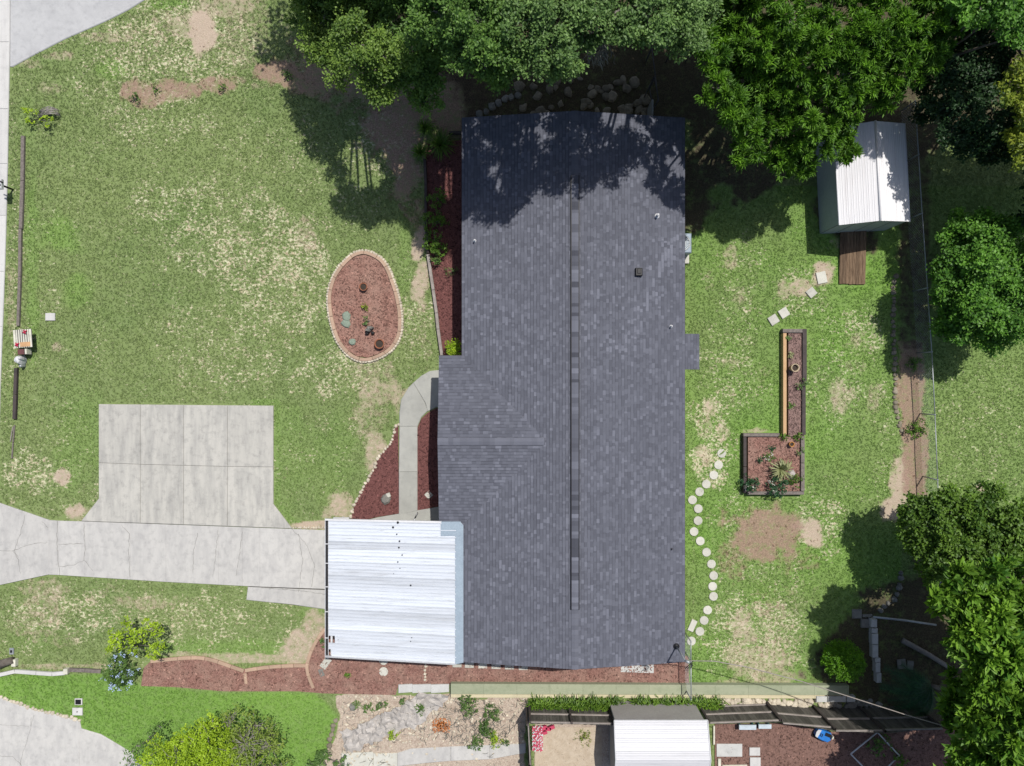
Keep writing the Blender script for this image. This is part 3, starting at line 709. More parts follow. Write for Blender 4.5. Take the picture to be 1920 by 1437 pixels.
# fascia and soffit
fa = MB()
for a_, b_ in (((WX, NY), (WX, YN)), ((WX, YS), (WX, SY)), ((EX, NY), (EX, SY)), ((XW, YN), (WX, YN)), ((XW, YS), (WX, YS))):
    c_ = ((a_[0] + b_[0]) / 2, (a_[1] + b_[1]) / 2, EZ - .10); fa.box(c_, (abs(a_[0] - b_[0]) + .03, abs(a_[1] - b_[1]) + .03, .16))
fa.build('fascia', M['timber_dark'], house)
for yy, s_ in ((NY - .015, 1), (SY + .015, -1)):
    rk = MB()
    for xa in (WX, EX):
        rk.mesh([(xa, yy - .012, EZ - .18), (xa, yy + .012, EZ - .18), (RX, yy + .012, RZ - .18), (RX, yy - .012, RZ - .18), (xa, yy - .012, EZ - .02), (xa, yy + .012, EZ - .02), (RX, yy + .012, RZ - .03), (RX, yy - .012, RZ - .03)],
                [(0, 1, 2, 3), (4, 7, 6, 5), (0, 4, 5, 1), (1, 5, 6, 2), (2, 6, 7, 3), (3, 7, 4, 0)])
    rk.build('rake_board', M['timber_dark'], house)
wl_ = MB()
def wallbox(x0, y0, x1, y1, z1):
    wl_.prism([(x0, y0), (x1, y0), (x1, y1), (x0, y1)], 0, z1)
wallbox(WX + .55, SY + .4, EX - .55, NY - .4, EZ - .12); wallbox(XW + .5, YS + .45, WX + .7, YN - .45, EZ - .125)
for yy in (NY - .4, SY + .4):
    s_ = .002 if yy > 0 else -.002
    wl_.face([(WX + .55, yy + s_, EZ - .13), (EX - .55, yy + s_, EZ - .13), (EX - .55, yy + s_, zmain(EX - .55) - .03), (RX, yy + s_, RZ - .04), (WX + .55, yy + s_, zmain(WX + .55) - .03)])
wl_.face([(XW + .5, YN - .45, EZ - .13), (XW + .5, YS + .45, EZ - .13), (XW + .5, YS + .45, EZ + .03), (XW + .5, YC, EZ + SL * HW - .04), (XW + .5, YN - .45, EZ + .03)])
wl_.build('wall', M['stucco'], house)
def window(x, y, w, h, z, ax):
    """ax 'x': set in a wall facing +-x"""
    f = MB(); s_ = .03
    if ax == 'x':
        f.box((x, y, z), (.06, w + .12, h + .12))
        fo = f.build('window', M['white_metal'], house); g_ = MB(); sx = .034 if x > RX else -.034
        for k in (-1, 1): g_.box((x + sx, y + k * w / 4, z), (.01, w / 2 - .05, h - .04))
    else:
        f.box((x, y, z), (w + .12, .06, h + .12)); fo = f.build('window', M['white_metal'], house); g_ = MB(); sy_ = .034 if y > 0 else -.034
        for k in (-1, 1): g_.box((x + k * w / 4, y + sy_, z), (w / 2 - .05, .01, h - .04))
    g_.build('pane', M['glass'], fo, kind=None)
for y in (9.3, 5.8, 3.0): window(WX + .52, y, 1.3, 1.0, 1.5, 'x')
for y in (9.0, 5.5, -3.0, -6.0, -9.5): window(EX - .52, y, 1.3, 1.0, 1.5, 'x')
window(XW + .47, -.9, 1.6, 1.1, 1.45, 'x'); window(1.0, SY + .37, 1.0, .8, 1.5, 'y'); window(4.5, SY + .37, 1.0, .8, 1.5, 'y'); window(2.0, NY - .37, 1.0, .8, 1.5, 'y')
d_ = MB(); d_.box((XW + .47, -4.6, 1.03), (.06, .95, 2.06)); dd = d_.build('door', M['maroon'], house); d_ = MB(); d_.tube([(XW + .4, -4.95, 1.0), (XW + .4, -4.85, 1.0)], .02); d_.build('handle', M['galv'], dd)

# shingles: every tab is real; too small and too many to pick apart
def shingle_plane(mb, u0, u1, eave, up, inside, exp=.135, seed=0, axis_='y', zf=None):
    r = random.Random(seed); nco = int(up / exp) + 1
    for c_ in range(nco):
        d0 = c_ * exp; d1 = min(d0 + exp + .01, up)
        if d1 - d0 < .01: continue
        u = u0 - r.uniform(0, .25)
        while u < u1:
            w = r.choice((.08, .11, .14, .17, .2, .25)); ua, ub = max(u, u0), min(u + w, u1); u += w
            if ub - ua < .02: continue
            m_ = (ua + ub) / 2
            if not inside(m_, (d0 + d1) / 2): continue
            lift = r.choice((.004, .011)); x = r.random()
            wx_ = wy_ = 0
            cxp, cyp = eave(m_, d0)[:2]
            pn = .5 + .5 * math.sin(cyp * .9 + 2 * math.sin(cxp * 1.1)) 
            q_ = (cxp / (S * .914) + 960, 718.5 - cyp / (S * .914))
            sc_d = min(abs(q_[0] - np.interp(q_[1], [440, 500, 560, 620, 660], [1270, 1236, 1226, 1190, 1155])), 99) if 440 < q_[1] < 660 and q_[0] > 1090 else 99
            tone = min(1, max(0, max(.08, .33 + .5 * (x - .5) * .62) + (.30 if r.random() < .10 + .08 * pn else 0) + (.45 if sc_d < 22 and r.random() < .3 else 0)))
            mb_face(mb, eave, ua, ub, d0, d1, lift, tone)
def mb_face(mb, eave, ua, ub, d0, d1, lift, tone):
    a_ = eave(ua, d0); b_ = eave(ub, d0); c_ = eave(ub, d1); e_ = eave(ua, d1)
    up_ = lift + .012
    mb.face([(a_[0], a_[1], a_[2] + up_), (b_[0], b_[1], b_[2] + up_), (c_[0], c_[1], c_[2] + .002), (e_[0], e_[1], e_[2] + .002)], tone)
    m1 = eave(ua, d0 + (d1 - d0) * .76); m2 = eave(ub, d0 + (d1 - d0) * .76)
    mb.v[-4:] = [(a_[0], a_[1], a_[2] + up_), (b_[0], b_[1], b_[2] + up_), (m2[0], m2[1], m2[2] + up_ * .24 + .0015), (m1[0], m1[1], m1[2] + up_ * .24 + .0015)]
    mb.face([(m1[0], m1[1], m1[2] + up_ * .24 + .0015), (m2[0], m2[1], m2[2] + up_ * .24 + .0015), (c_[0], c_[1], c_[2] + .002), (e_[0], e_[1], e_[2] + .002)], tone * .35 - .1 if (int(ua * 917) % 10) < 6 else tone * .7)
    mb.face([(a_[0], a_[1], a_[2] - .004), (b_[0], b_[1], b_[2] - .004), (b_[0], b_[1], b_[2] + up_), (a_[0], a_[1], a_[2] + up_)], tone * .5)
sh = MB(); UP = RX - WX
# west plane: d = distance up-slope in x
shingle_plane(sh, SY, NY, lambda u, d: (WX + d, u, EZ + SL * d), UP, lambda u, d: not (abs(u - YC) < HW - d), seed=1)
shingle_plane(sh, SY, NY, lambda u, d: (EX - d, u, EZ + SL * d), UP, lambda u, d: True, seed=2)
# front extension, planes falling north and south
shingle_plane(sh, XW, WX + HW, lambda u, d: (u, YN - d, EZ + SL * d), HW, lambda u, d: u < WX + d + .05, seed=3)
shingle_plane(sh, XW, WX + HW, lambda u, d: (u, YS + d, EZ + SL * d), HW, lambda u, d: u < WX + d + .05, seed=4)
# rear bump-out
BX, BN, BS = 8.16, 2.14, .59
shingle_plane(sh, BS, BN, lambda u, d: (BX - d, u, EZ - SL * (BX - EX) + SL * d), BX - EX, lambda u, d: True, seed=5)
sh.build('shingles', M['shingle'], roof, kind='stuff')
b = MB(); zb = EZ - SL * (BX - EX)
b.mesh([(EX - .05, BS, zb + .09), (BX, BS, zb - .01), (BX, BN, zb - .01), (EX - .05, BN, zb + .09), (EX - .05, BS, zb - .15), (BX, BS, zb - .15), (BX, BN, zb - .15), (EX - .05, BN, zb - .15)], [(0, 1, 2, 3), (4, 7, 6, 5), (0, 4, 5, 1), (1, 5, 6, 2), (2, 6, 7, 3)])
b.build('rear_canopy', M['timber_dark'], house)
# pale worn scuff across the east slope: a few hundred lighter tabs
# ridge caps
rv_ = MB(); VN0, VN1 = 8.78, -9.58
rv_.box((RX, (VN0 + VN1) / 2, RZ + .03), (.37, VN0 - VN1, .075)); rvo = rv_.build('ridge_vent', M['black'], house)
r = random.Random(3); y = VN0
while y > VN1:
    st = r.uniform(.13, .26); st = min(st, y - VN1)
    if st < .03: break
    c_ = MB(); t_ = r.choice((-.1, .05, .15, .25, .3, .4, .55, .75))
    z_ = RZ + .075 + r.uniform(0, .006)
    c_.mesh([(RX - .145, y, z_), (RX, y, z_ + .022), (RX + .145, y, z_), (RX + .145, y - st, z_ + .004), (RX, y - st, z_ + .026), (RX - .145, y - st, z_ + .004)], [(0, 5, 4, 1), (1, 4, 3, 2)], t_)
    c_.mesh([(RX - .145, y - st, z_ - .006), (RX + .145, y - st, z_ - .006), (RX + .145, y - st, z_ + .004), (RX, y - st, z_ + .026), (RX - .145, y - st, z_ + .004)], [(0, 1, 2, 3, 4)], t_ * .3)
    c_.build('cap_shingle', M['shingle'], rvo); y -= st
def caps(p0, p1, w, dz, name_par):
    p0, p1 = Vector(p0), Vector(p1); d = (p1 - p0).normalized(); nn = Vector((-d.y, d.x, 0)) * w; t = 0; LL = (p1 - p0).length
    while t < LL:
        st = min(r.uniform(.14, .3), LL - t)
        if st < .03: break
        a_ = p0 + d * t; b_ = p0 + d * (t + st); c_ = MB(); dn = Vector((0, 0, -w * SL)); tt = r.uniform(.28, .6)
        c_.mesh([a_ + nn + dn, a_, a_ - nn + dn, b_ - nn + dn + Vector((0, 0, .012)), b_ + Vector((0, 0, .012)), b_ + nn + dn + Vector((0, 0, .012))], [(0, 5, 4, 1), (1, 4, 3, 2)], tt)
        c_.build('cap_shingle', M['shingle'], name_par); t += st
caps((RX, NY, RZ + .03), (RX, VN0, RZ + .03), .15, 0, roof); caps((RX, SY, RZ + .03), (RX, VN1, RZ + .03), .15, 0, roof)
zx = EZ + SL * HW + .03
caps((XW, YC, zx), (WX + HW - .1, YC, zx), .15, 0, roof)
# pipes and vent on the roof (all parts of the house)
def pipe(px, py, rad, h, m, name='vent_pipe'):
    x = 0
    z = 2.8
    for _ in range(4): p = P(px, py, z); z = zmain(p.x) 
    p = P(px, py, z + h * .5); b = MB(); b.tube([(p.x, p.y, z - .02), (p.x, p.y, z + h)], rad, 10)
    b.lathe((p.x, p.y, z), [(rad * 2, .018), (rad * 1.3, .05), (rad * .9, .06)], 12); return b.build(name, m, house)
pipe(1233, 404, .055, .3, M['white_metal']); pipe(1259, 612, .035, .25, M['white_metal']); pipe(890, 451, .035, .25, M['white_metal']); pipe(1260, 1030, .028, .12, M['dark_metal'])
z = 3.0
for _ in range(4): p = P(1197, 511, z); z = zmain(p.x)
b = MB(); b.box((p.x, p.y, z + .09), (.3, .34, .16), bevel=.03); b.box((p.x, p.y + .03, z + .18), (.14, .2, .05), bevel=.01)
b.build('attic_vent', M['black'], house)

# air conditioner beside the rear wall
pac = P(1287, 462); zac = .85; pc = Vector((7.42, (718.5 - 461) * S * (1 - zac / H), 0))
ac = thing('air_conditioner', 'pale grey air conditioning unit half hidden under the rear eave', 'air conditioner', (7.8, pc.y + .12, 0)); pc.y += .12
b = MB(); b.box((7.8, pc.y - .18, .06), (.95, 1.25, .1)); b.build('base_pad', M['paver'], ac)
b = MB(); b.box((7.8, pc.y, .48), (.82, .9, .74), bevel=.05); b.build('casing', M['flash'], ac)
b = MB(); b.lathe((7.8, pc.y, .855), [(.36, 0), (.36, .03), (.3, .03), (.3, 0)], 24)
for k in range(12):
    a_ = k * math.pi / 12; b.box((7.8, pc.y, .885), (.68, .012, .012), a_)
b.build('fan_grille', M['galv'], ac)

# ------------------------------------------------------------------ carport
cx0, cx1 = -8.02, -2.42; zl, zr = 2.3, 2.6
cp = thing('carport', 'white metal panel carport roof over the driveway end', 'carport', (-5.2, -9.0, 0))
npan = 20; yt = lambda x: -5.99 - (x - cx0) * .012; yb_ = lambda x: -11.93 - (x - cx0) * .04
zz = lambda x: zl + (x - cx0) / (cx1 - cx0) * (zr - zl)
rr = random.Random(5)
for i in range(npan):
    f0, f1 = i / npan, (i + 1) / npan
    xr = cx1 if i > 0 else -3.05
    if i == 0: f0 = 0
    b = MB(); t_ = rr.uniform(.1, .9)
    prof = [(0, 0), (.05, .05), (.12, .05), (.17, .004), (.5, .004), (.55, .02), (.6, .004), (1, 0)]
    xl = cx0 + rr.uniform(-.01, .01)
    if i in (17,): xl += .28
    if i == 19: xl += .12
    for j in range(len(prof) - 1):
        for xa, xb in ((xl, (xl + xr) / 2), ((xl + xr) / 2, xr)):
            def pt(x, q):
                f = f0 + (f1 - f0) * q[0]; return (x, yt(x) * (1 - f) + yb_(x) * f, zz(x) + q[1])
            b.face([pt(xa, prof[j]), pt(xa, prof[j + 1]), pt(xb, prof[j + 1]), pt(xb, prof[j])], t_)
    o = b.build('roof_panel', M['carport'], cp)
# rust spots / screws line
b = MB()
for px_, py_, s_ in ((746, 980, 7), (737, 989, 6), (744, 1002, 4), (749, 1015, 5), (748, 1027, 5), (754, 1041, 4), (746, 1054, 4), (750, 1066, 3), (738, 1076, 2), (772, 1196, 3), (770, 1203, 3), (634, 1200, 2), (770, 1098, 5)):
    z_ = zz(P(px_, py_, 2.5).x) + .056; p = P(px_, py_, z_)
    b.lathe(p, [(s_ * .008, 0), (s_ * .0065, .012), (0.0005, .014)], 7)
b.build('rust_spot', M['black'], cp, kind='stuff')
gt = MB()   # gutter: a dark channel with pale lips
xg = cx0 - .02; ya, yb2 = yt(cx0) + .05, yb_(cx0) - .05
gt.box((xg - .12, (ya + yb2) / 2, zl - .02), (.02, ya - yb2, .12)); gt.box((xg, (ya + yb2) / 2, zl - .07), (.02, ya - yb2, .05)); gut = gt.build('gutter', M['white_metal'], cp)
gt = MB(); gt.box((xg - .06, (ya + yb2) / 2, zl - .085), (.1, ya - yb2, .01)); gt.build('gutter_floor', M['black'], gut)
for k in (.18, .32, .49, .67, .86):
    g_ = MB(); g_.box((xg - .055, ya + (yb2 - ya) * k, zl + .02), (.13, .035, .015)); g_.build('gutter_strap', M['white_metal'], gut)
for yq in (yt(cx0) - .02, yb_(cx0)):
    pass
b = MB(); b.mesh([(cx0 - .15, yb_(cx0) - .05, zl - .08), (cx1, yb_(cx1) - .05, zr - .08), (cx1, yb_(cx1) - .05, zr + .03), (cx0 - .15, yb_(cx0) - .05, zl + .03), (cx0 - .15, yb_(cx0) + .01, zl - .08), (cx1, yb_(cx1) + .01, zr - .08), (cx1, yb_(cx1) + .01, zr + .055), (cx0 - .15, yb_(cx0) + .01, zl + .055)], [(0, 1, 2, 3), (3, 2, 6, 7), (4, 7, 6, 5)]); b.build('trim', M['white_metal'], cp)
b = MB(); b.mesh([(cx0 - .15, yt(cx0) + .06, zl - .08), (-3.05, yt(-3.05) + .06, zz(-3.05) - .08), (-3.05, yt(-3.05) + .06, zz(-3.05) + .03), (cx0 - .15, yt(cx0) + .06, zl + .03), (cx0 - .15, yt(cx0) - .01, zl + .055), (-3.05, yt(-3.05) - .01, zz(-3.05) + .055)], [(1, 0, 3, 2), (2, 3, 4, 5)]); b.build('trim', M['white_metal'], cp)
for yq in (-6.3, -8.1, -9.9, -11.7):
    b = MB(); b.box((cx0 + .12, yq, 1.08), (.09, .09, 2.2)); b.build('post', M['white_metal'], cp)
b = MB(); b.box((cx0 + .12, -9, 2.2), (.08, 5.8, .1)); b.build('beam', M['white_metal'], cp)
# blue-grey flashing lapping on to the house roof
b = MB(); fx0, fx1 = cx1 - .04, WX + .07
zf0, zf1 = zr + .02, 2.57
b.mesh([(fx0, YS - .02, zf0), (fx1 - .1, YS - .02, zf1), (fx1, YS - .14, zf1), (fx1, SY - .0, zf1), (fx0, SY - .05, zf0), (-3.02, -6.1, 2.575), (fx0, YS + .17, 2.6), (fx1 - .12, YS + .15, zf1), (fx1 + .0, YS - .0, zf1), (-3.02, YS + .1, 2.57)],
       [(4, 3, 2, 1, 0), (0, 1, 2, 8, 7, 6), (5, 0, 6, 9)])
b.build('flashing', M['flash'], cp)
b = MB(); b.prism([(-3.08, -6.62), (WX - .05, -6.62), (WX - .05, -6.0), (-3.08, -6.0)], 2.55, 2.612); b.build('flashing', M['flash'], cp)
b = MB(); b.tube([P(776, 976, 2.3), P(782, 964, 1.4), P(783, 962, .06)], .035, 6); b.build('downspout', M['white_metal'], cp)
b = MB(); b.box(P(640, 973, 1.6), (.7, .12, .1)); b.build('bracket', M['white_metal'], cp)

# ------------------------------------------------------------------ garden shed (rear right)
sc0 = Vector((15.83, 9.18, 0)); ra = R(2.9); sw, slen = 3.07, 4.3
shed = thing('garden_shed', 'white roofed metal garden shed with grey walls beside wooden ramp', 'shed', sc0)
def SP(u, v, z): return (sc0.x + u * math.cos(ra) - v * math.sin(ra), sc0.y + u * math.sin(ra) + v * math.cos(ra), z)
hw, hl = sw / 2, slen / 2; ez, rz = 2.1, 2.62
b = MB()
b.face([SP(-hw + .02, -hl + .04, 0), SP(-hw + .02, -hl + .04, ez), SP(-hw + .02, hl - .04, ez), SP(-hw + .02, hl - .04, 0)])
b.face([SP(hw - .02, -hl + .04, 0), SP(hw - .02, hl - .04, 0), SP(hw - .02, hl - .04, ez), SP(hw - .02, -hl + .04, ez)])
b.face([SP(-hw + .02, hl - .04, 0), SP(-hw + .02, hl - .04, ez), SP(0, hl - .04, rz - .02), SP(hw - .02, hl - .04, ez), SP(hw - .02, hl - .04, 0)])
b.build('wall', M['grey_wall'], shed)
ud = [-hw + .02, -.8, 0, .8, hw - .02]
zt = lambda u: ez + (rz - ez - .02) * (1 - abs(u) / hw)
for i in range(4):
    b = MB(); a_, c_ = ud[i] + .02, ud[i + 1] - .02; pts = [SP(a_, -hl + .03, .02), SP(c_, -hl + .03, .02), SP(c_, -hl + .03, zt(c_))] + ([SP(a_, -hl + .03, zt(a_))])
    b.face(pts); b.build('wall_panel' if i in (0, 3) else 'door_panel', M['grey_wall'], shed)
b = MB(); b.face([SP(-hw + .03, -hl + .05, .0), SP(hw - .03, -hl + .05, 0), SP(hw - .03, -hl + .05, ez), SP(0, -hl + .05, rz - .04), SP(-hw + .03, -hl + .05, ez)]); b.build('door_frame', M['black'], shed)
for s_ in (-1, 1):
    for k in range(8):     # ribbed roof sheets running along the ridge
        b = MB(); f0, f1 = k / 8, (k + 1) / 8; t_ = rr.uniform(.2, .8)
        prof = [(0, 0), (.12, .009), (.24, 0), (.62, 0), (.7, .007), (.78, 0), (1, 0)]
        for j in range(len(prof) - 1):
            q = []
            for (pf, pz) in (prof[j], prof[j + 1]):
                f = f0 + (f1 - f0) * pf; u = s_ * (hw + .03) * (1 - f); z_ = ez + (rz - ez) * f + pz; q.append((u, z_))
            q4 = [SP(q[0][0], -hl - .01, q[0][1]), SP(q[0][0], hl + .01, q[0][1]), SP(q[1][0], hl + .01, q[1][1]), SP(q[1][0], -hl - .01, q[1][1])]
            b.face(q4 if s_ > 0 else q4[::-1], t_)
        b.build('roof_sheet', M['shedroof'], shed)
b = MB(); b.tube([SP(0, -hl - .02, rz + .01), SP(0, hl + .02, rz + .01)], .045, 8); b.build('ridge_cap', M['shedroof'], shed)
for s_ in (-1, 1):
    b = MB(); b.tube([SP(s_ * (hw + .03), -hl - .01, ez), SP(s_ * (hw + .03), hl + .01, ez)], .025, 6); b.build('eave_trim', M['white_metal'], shed)
rp = thing('ramp', 'brown plank ramp leading up to the garden shed', 'ramp', P(1596, 490))
for i in range(8):
    x0 = 1572.5 + i * 6.1; b = MB(); y0 = 445; y1 = 534 - rr.uniform(0, 1.5)
    a_, c_ = P(x0, y1), P(x0 + 5.7, y0); b.mesh([(a_.x, a_.y, .07), (c_.x, a_.y, .07), (c_.x, c_.y + .3, .2), (a_.x, c_.y + .3, .2), (a_.x, a_.y, 0), (c_.x, a_.y, 0), (c_.x, c_.y + .3, .12), (a_.x, c_.y + .3, .12)], [(0, 1, 2, 3), (0, 4, 5, 1), (1, 5, 6, 2), (0, 3, 7, 4), (2, 6, 7, 3)], rr.uniform(.1, .9))
    b.build('plank', M['rampwood'], rp)

# ------------------------------------------------------------------ stepping stones and pavers
ORD = ['first', 'second', 'third', 'fourth', 'fifth', 'sixth', 'seventh', 'eighth', 'ninth', 'tenth', 'eleventh', 'twelfth', 'thirteenth', 'fourteenth', 'fifteenth', 'sixteenth', 'seventeenth', 'eighteenth', 'nineteenth', 'twentieth']
steps = [(1352.8, 850.3), (1347, 872), (1338, 891), (1324, 908), (1311.5, 922.4), (1298, 937.7), (1309, 954), (1308.7, 976.5), (1301, 997), (1312.7, 1014.6), (1324.5, 1035.6), (1333.7, 1057.7), (1337.8, 1079.5), (1336, 1099.5), (1337.5, 1118.3), (1326.5, 1144), (1320, 1163.4), (1312, 1184), (1296, 1202)]
for i, (x, y) in enumerate(steps):
    c_ = P(x, y); b = MB(); rad = L(8.3); r0 = rr.uniform(0, 1)
    pts = [(c_.x + rad * math.cos(k * 2 * math.pi / 18 + r0) * rr.uniform(.97, 1.02), c_.y + rad * math.sin(k * 2 * math.pi / 18 + r0) * rr.uniform(.97, 1.02)) for k in range(18)]
    b.prism(pts, -.03, .04, .5, .012)
    lab = f'round pale stepping stone, {ORD[i]} from the top of the rear path'
    if i == 0: lab = 'cracked round stepping stone at the top end of the rear path'
    if i == 18: lab = 'chipped round stepping stone at the bottom end beside house corner'
    if i == 5: lab = 'round stepping stone lying closest to the rear wall, sixth from top'
    if i == 0:
        pts = [(p[0], p[1]) for p in pts]; b = MB(); b.prism(pts[:9] , -.03, .04, .5, .012); b.prism(pts[9:], -.03, .038, .5, .012)
        b.prism([pts[8], pts[9], ((pts[9][0] + pts[17][0]) / 2, (pts[9][1] + pts[17][1]) / 2)], -.03, .04)
    solo(b, 'stepping_stone', M['paver'], lab, 'stepping stone', (c_.x, c_.y, 0), 'round stepping stones behind the house')
def paver(px, py, w, h, ang, label, m='paver', name='paver', z1=.055, group=None, cat='paver'):
    c_ = P(px, py); b = MB(); b.box((c_.x, c_.y, (z1 - .03) / 2), (L(w), L(h), z1 + .03), R(ang), bevel=.012)
    return solo(b, name, M[m], label, cat, (c_.x, c_.y, 0), group)
paver(1298, 1173, 11, 22, -24, 'tall rectangular paver leaning beside the lower stepping stones')
paver(1450, 600, 17, 17, 32, 'square paver nearer the house of the pair above the planter'); paver(1469.5, 587, 17, 17, 32, 'square paver nearer the shed of the pair above the planter')
paver(1521, 549, 16, 16, 40, 'small square paver in bare sand left of the ramp')
paver(1540, 521, 18, 22, 12, 'worn paver in pale sand at the foot of the shed')
paver(804, 928, 12, 12, 42, 'small diamond set paver in red mulch by the front wall')
paver(611, 1243, 13, 22, -36, 'long tilted paver in mulch below the carport corner'); paver(603, 1261, 9, 14, 20, 'half buried grey paver in mulch below the carport corner', m='greystone')
for i, (x, y) in enumerate(((719.5, 1238), (719.5, 1259))):
    c_ = P(x, y); b = MB(); b.prism([(c_.x + L(8.5) * math.cos(k * .349), c_.y + L(8.5) * math.sin(k * .349)) for k in range(18)], -.02, .06, .5, .012)
    solo(b, 'stepping_stone', M['paver'], ['round stepping stone touching the carport edge in mulch', 'round stepping stone in open mulch below the carport'][i], 'stepping stone', (c_.x, c_.y, 0))
for i, x in enumerate((857, 880, 905, 930, 955, 981)):
    paver(x, 1240 + i * 1.0, 17, 22, 0, f'{["first", "second", "third", "fourth", "fifth", "sixth"][i]} small paver from the left along the south wall', group='small pavers along the south wall')
paver(1195, 1246, 62, 30, -2, 'wide rough concrete slab below the south gable', m='block', name='concrete_slab', cat='slab', z1=.045)

# ------------------------------------------------------------------ edgings
def stone_line(name, label, pts, size, m, z=.06, rz_=.06, name_p='stone', seed=1, cat='edging', jit=.15, asp=1.0, base=None):
    q = outline(pts); seg = []; t = 0; rn = random.Random(seed)
    par = thing(name, label, cat, (q[0].x, q[0].y, 0)); i = 0; tot = []
    for a_, b_ in zip(q[:-1], q[1:]):
        d = (b_ - a_); ln = d.length; d.normalize()
        while t < ln:
            p = a_ + d * t; s_ = size * rn.uniform(.75, 1.2)
            b = MB(); b.rock((p.x + rn.uniform(-jit, jit) * size, p.y + rn.uniform(-jit, jit) * size, .0), s_ * .55, s_ * .5 * asp, rz_ + .03, rn, rn.random()); b.build(name_p, m, par); t += s_
        t -= ln
    return par
def edging(name, label, pts, width, m, step=.6, z1=.09, seed=1, scallop=0, closed=False, mat2=None):
    """curved cast edging blocks laid end to end"""
    q = [Vector((p.x, p.y)) for p in outline(pts)]
    if closed: q = q + [q[0]]
    # resample smooth
    def cr_(p0, p1, p2, p3, t): return .5 * ((2 * p1) + (-p0 + p2) * t + (2 * p0 - 5 * p1 + 4 * p2 - p3) * t * t + (-p0 + 3 * p1 - 3 * p2 + p3) * t ** 3)
    S_ = []
    n_ = len(q)
    for i in range(n_ - 1):
        p0 = q[i - 1] if i > 0 else (q[-2] if closed else q[0]); p3 = q[i + 2] if i + 2 < n_ else (q[1] if closed else q[-1])
        for k in range(8): S_.append(cr_(p0, q[i], q[i + 1], p3, k / 8))
    S_.append(q[-1])
    D = [0]
    for a_, b_ in zip(S_[:-1], S_[1:]): D.append(D[-1] + (b_ - a_).length)
    def at(t):
        t = max(0, min(t, D[-1] - 1e-6)); i = int(np.searchsorted(D, t, 'right')) - 1; i = min(i, len(S_) - 2)
        f = (t - D[i]) / max(1e-9, D[i + 1] - D[i]); p = S_[i].lerp(S_[i + 1], f); d = (S_[i + 1] - S_[i]).normalized(); return p, Vector((-d.y, d.x))
    par = thing(name, label, 'edging', (q[0].x, q[0].y, 0)); nb = max(1, round(D[-1] / step)); rn = random.Random(seed)
    for k in range(nb):
        a_, b_ = D[-1] * k / nb + .006, D[-1] * (k + 1) / nb - .006; b = MB(); m_ = 5; top_ = z1 + rn.uniform(-.006, .006); t_ = rn.random()
        Lr = [at(a_ + (b_ - a_) * j / m_) for j in range(m_ + 1)]
        ins = [(p + nn * width / 2) for p, nn in Lr]; outs = [(p - nn * width / 2) for p, nn in Lr]
        b.prism([(v.x, v.y) for v in outs + ins[::-1]], -.03, top_, t_, .012); blk = b.build('edging_block', m, par)
        if scallop:
            s2 = MB(); ns = 5
            for j in range(ns):
                p, nn = at(a_ + (b_ - a_) * (j + .5) / ns); c2 = p + nn * scallop * (width / 2 + .03)
                s2.rock((c2.x, c2.y, 0), .1, .085, z1 - .01, rn, rn.random())
            s2.build('scallops', mat2, blk, kind='stuff')
    return par
edging('bed_edging', 'oval ring of tan edging with a scalloped pale stone rim', [(684 + (x - 684) * .955, 575 + (y - 575) * .965) for x, y in OVAL], .15, M['edging'], .62, .13, 3, scallop=1, closed=True, mat2=M['palestone'])
edging('bed_edging', 'curved pink edging from the flowering shrub along the long mulch strip', [(283, 1240), (330, 1235), (372, 1233), (400, 1238), (430, 1248), (458, 1258)], .16, M['edging'], .6, .08)
edging('bed_edging', 'gently curved pink edging in the middle of the long mulch strip', [(460, 1257), (500, 1251), (545, 1248), (574, 1248)], .16, M['edging'], .6, .08)
edging('bed_edging', 'tan edging arc sweeping from the carport corner down into mulch', [(611, 1178), (600, 1192), (588, 1212), (579, 1235), (576, 1252), (580, 1270), (588, 1290)], .15, M['edging'], .6, .08)
edging('bed_edging', 'very short tan edging divider crossing the mulch strip', [(460, 1262), (462, 1282)], .14, M['edging'], .6, .07)
stone_line('stone_border', 'thin jagged pale stone border of the triangular red bed', [(747, 797), (741, 800), (738, 815), (735, 828), (724, 842), (710, 857), (701, 880), (690, 900), (675, 925), (664, 948), (658, 970)], .17, M['palestone'], rz_=.05)
stone_line('stone_border', 'line of small pale stones between lawn and driveway by the carport', [(551, 990), (612, 989)], .13, M['palestone'], rz_=.04, seed=4)
stone_line('stone_border', 'short row of pale bricks across the mulch below the carport', [(798, 1239), (797, 1280)], .15, M['palestone'], rz_=.05, seed=5)
stone_line('stone_border', 'curved row of grey stones along the rear bed near the fence', [(1679, 518), (1676, 535), (1675, 560), (1674, 590), (1675, 620), (1677, 650), (1678, 690), (1680, 712), (1677, 735), (1678, 760), (1684, 780), (1687, 800), (1690, 815)], .24, M['limestone'], rz_=.07, seed=6)
stone_line('stone_border', 'shaded row of grey stones curving below the lower right trees', [(1690, 1075), (1688, 1092), (1682, 1110), (1675, 1124), (1662, 1134), (1650, 1146)], .26, M['greystone'], rz_=.09, seed=7)
stone_line('stone_border', 'tan stone edge of the neighbouring lawn beside the rubble', [(628, 1350), (620, 1385), (618, 1420)], .28, M['limestone'], rz_=.05, seed=8)
stone_line('stone_border', 'thin strip of rough stones along the neighbouring driveway', [(2, 1306), (24, 1316), (62, 1329), (92, 1336), (128, 1345), (150, 1351)], .18, M['palestone'], rz_=.035, seed=9)
stone_line('stone_border', 'ragged dark stones at the north edge under the oaks', [(900, 215), (925, 200), (950, 185), (980, 175)], .35, M['greystone'], rz_=.08, seed=10)
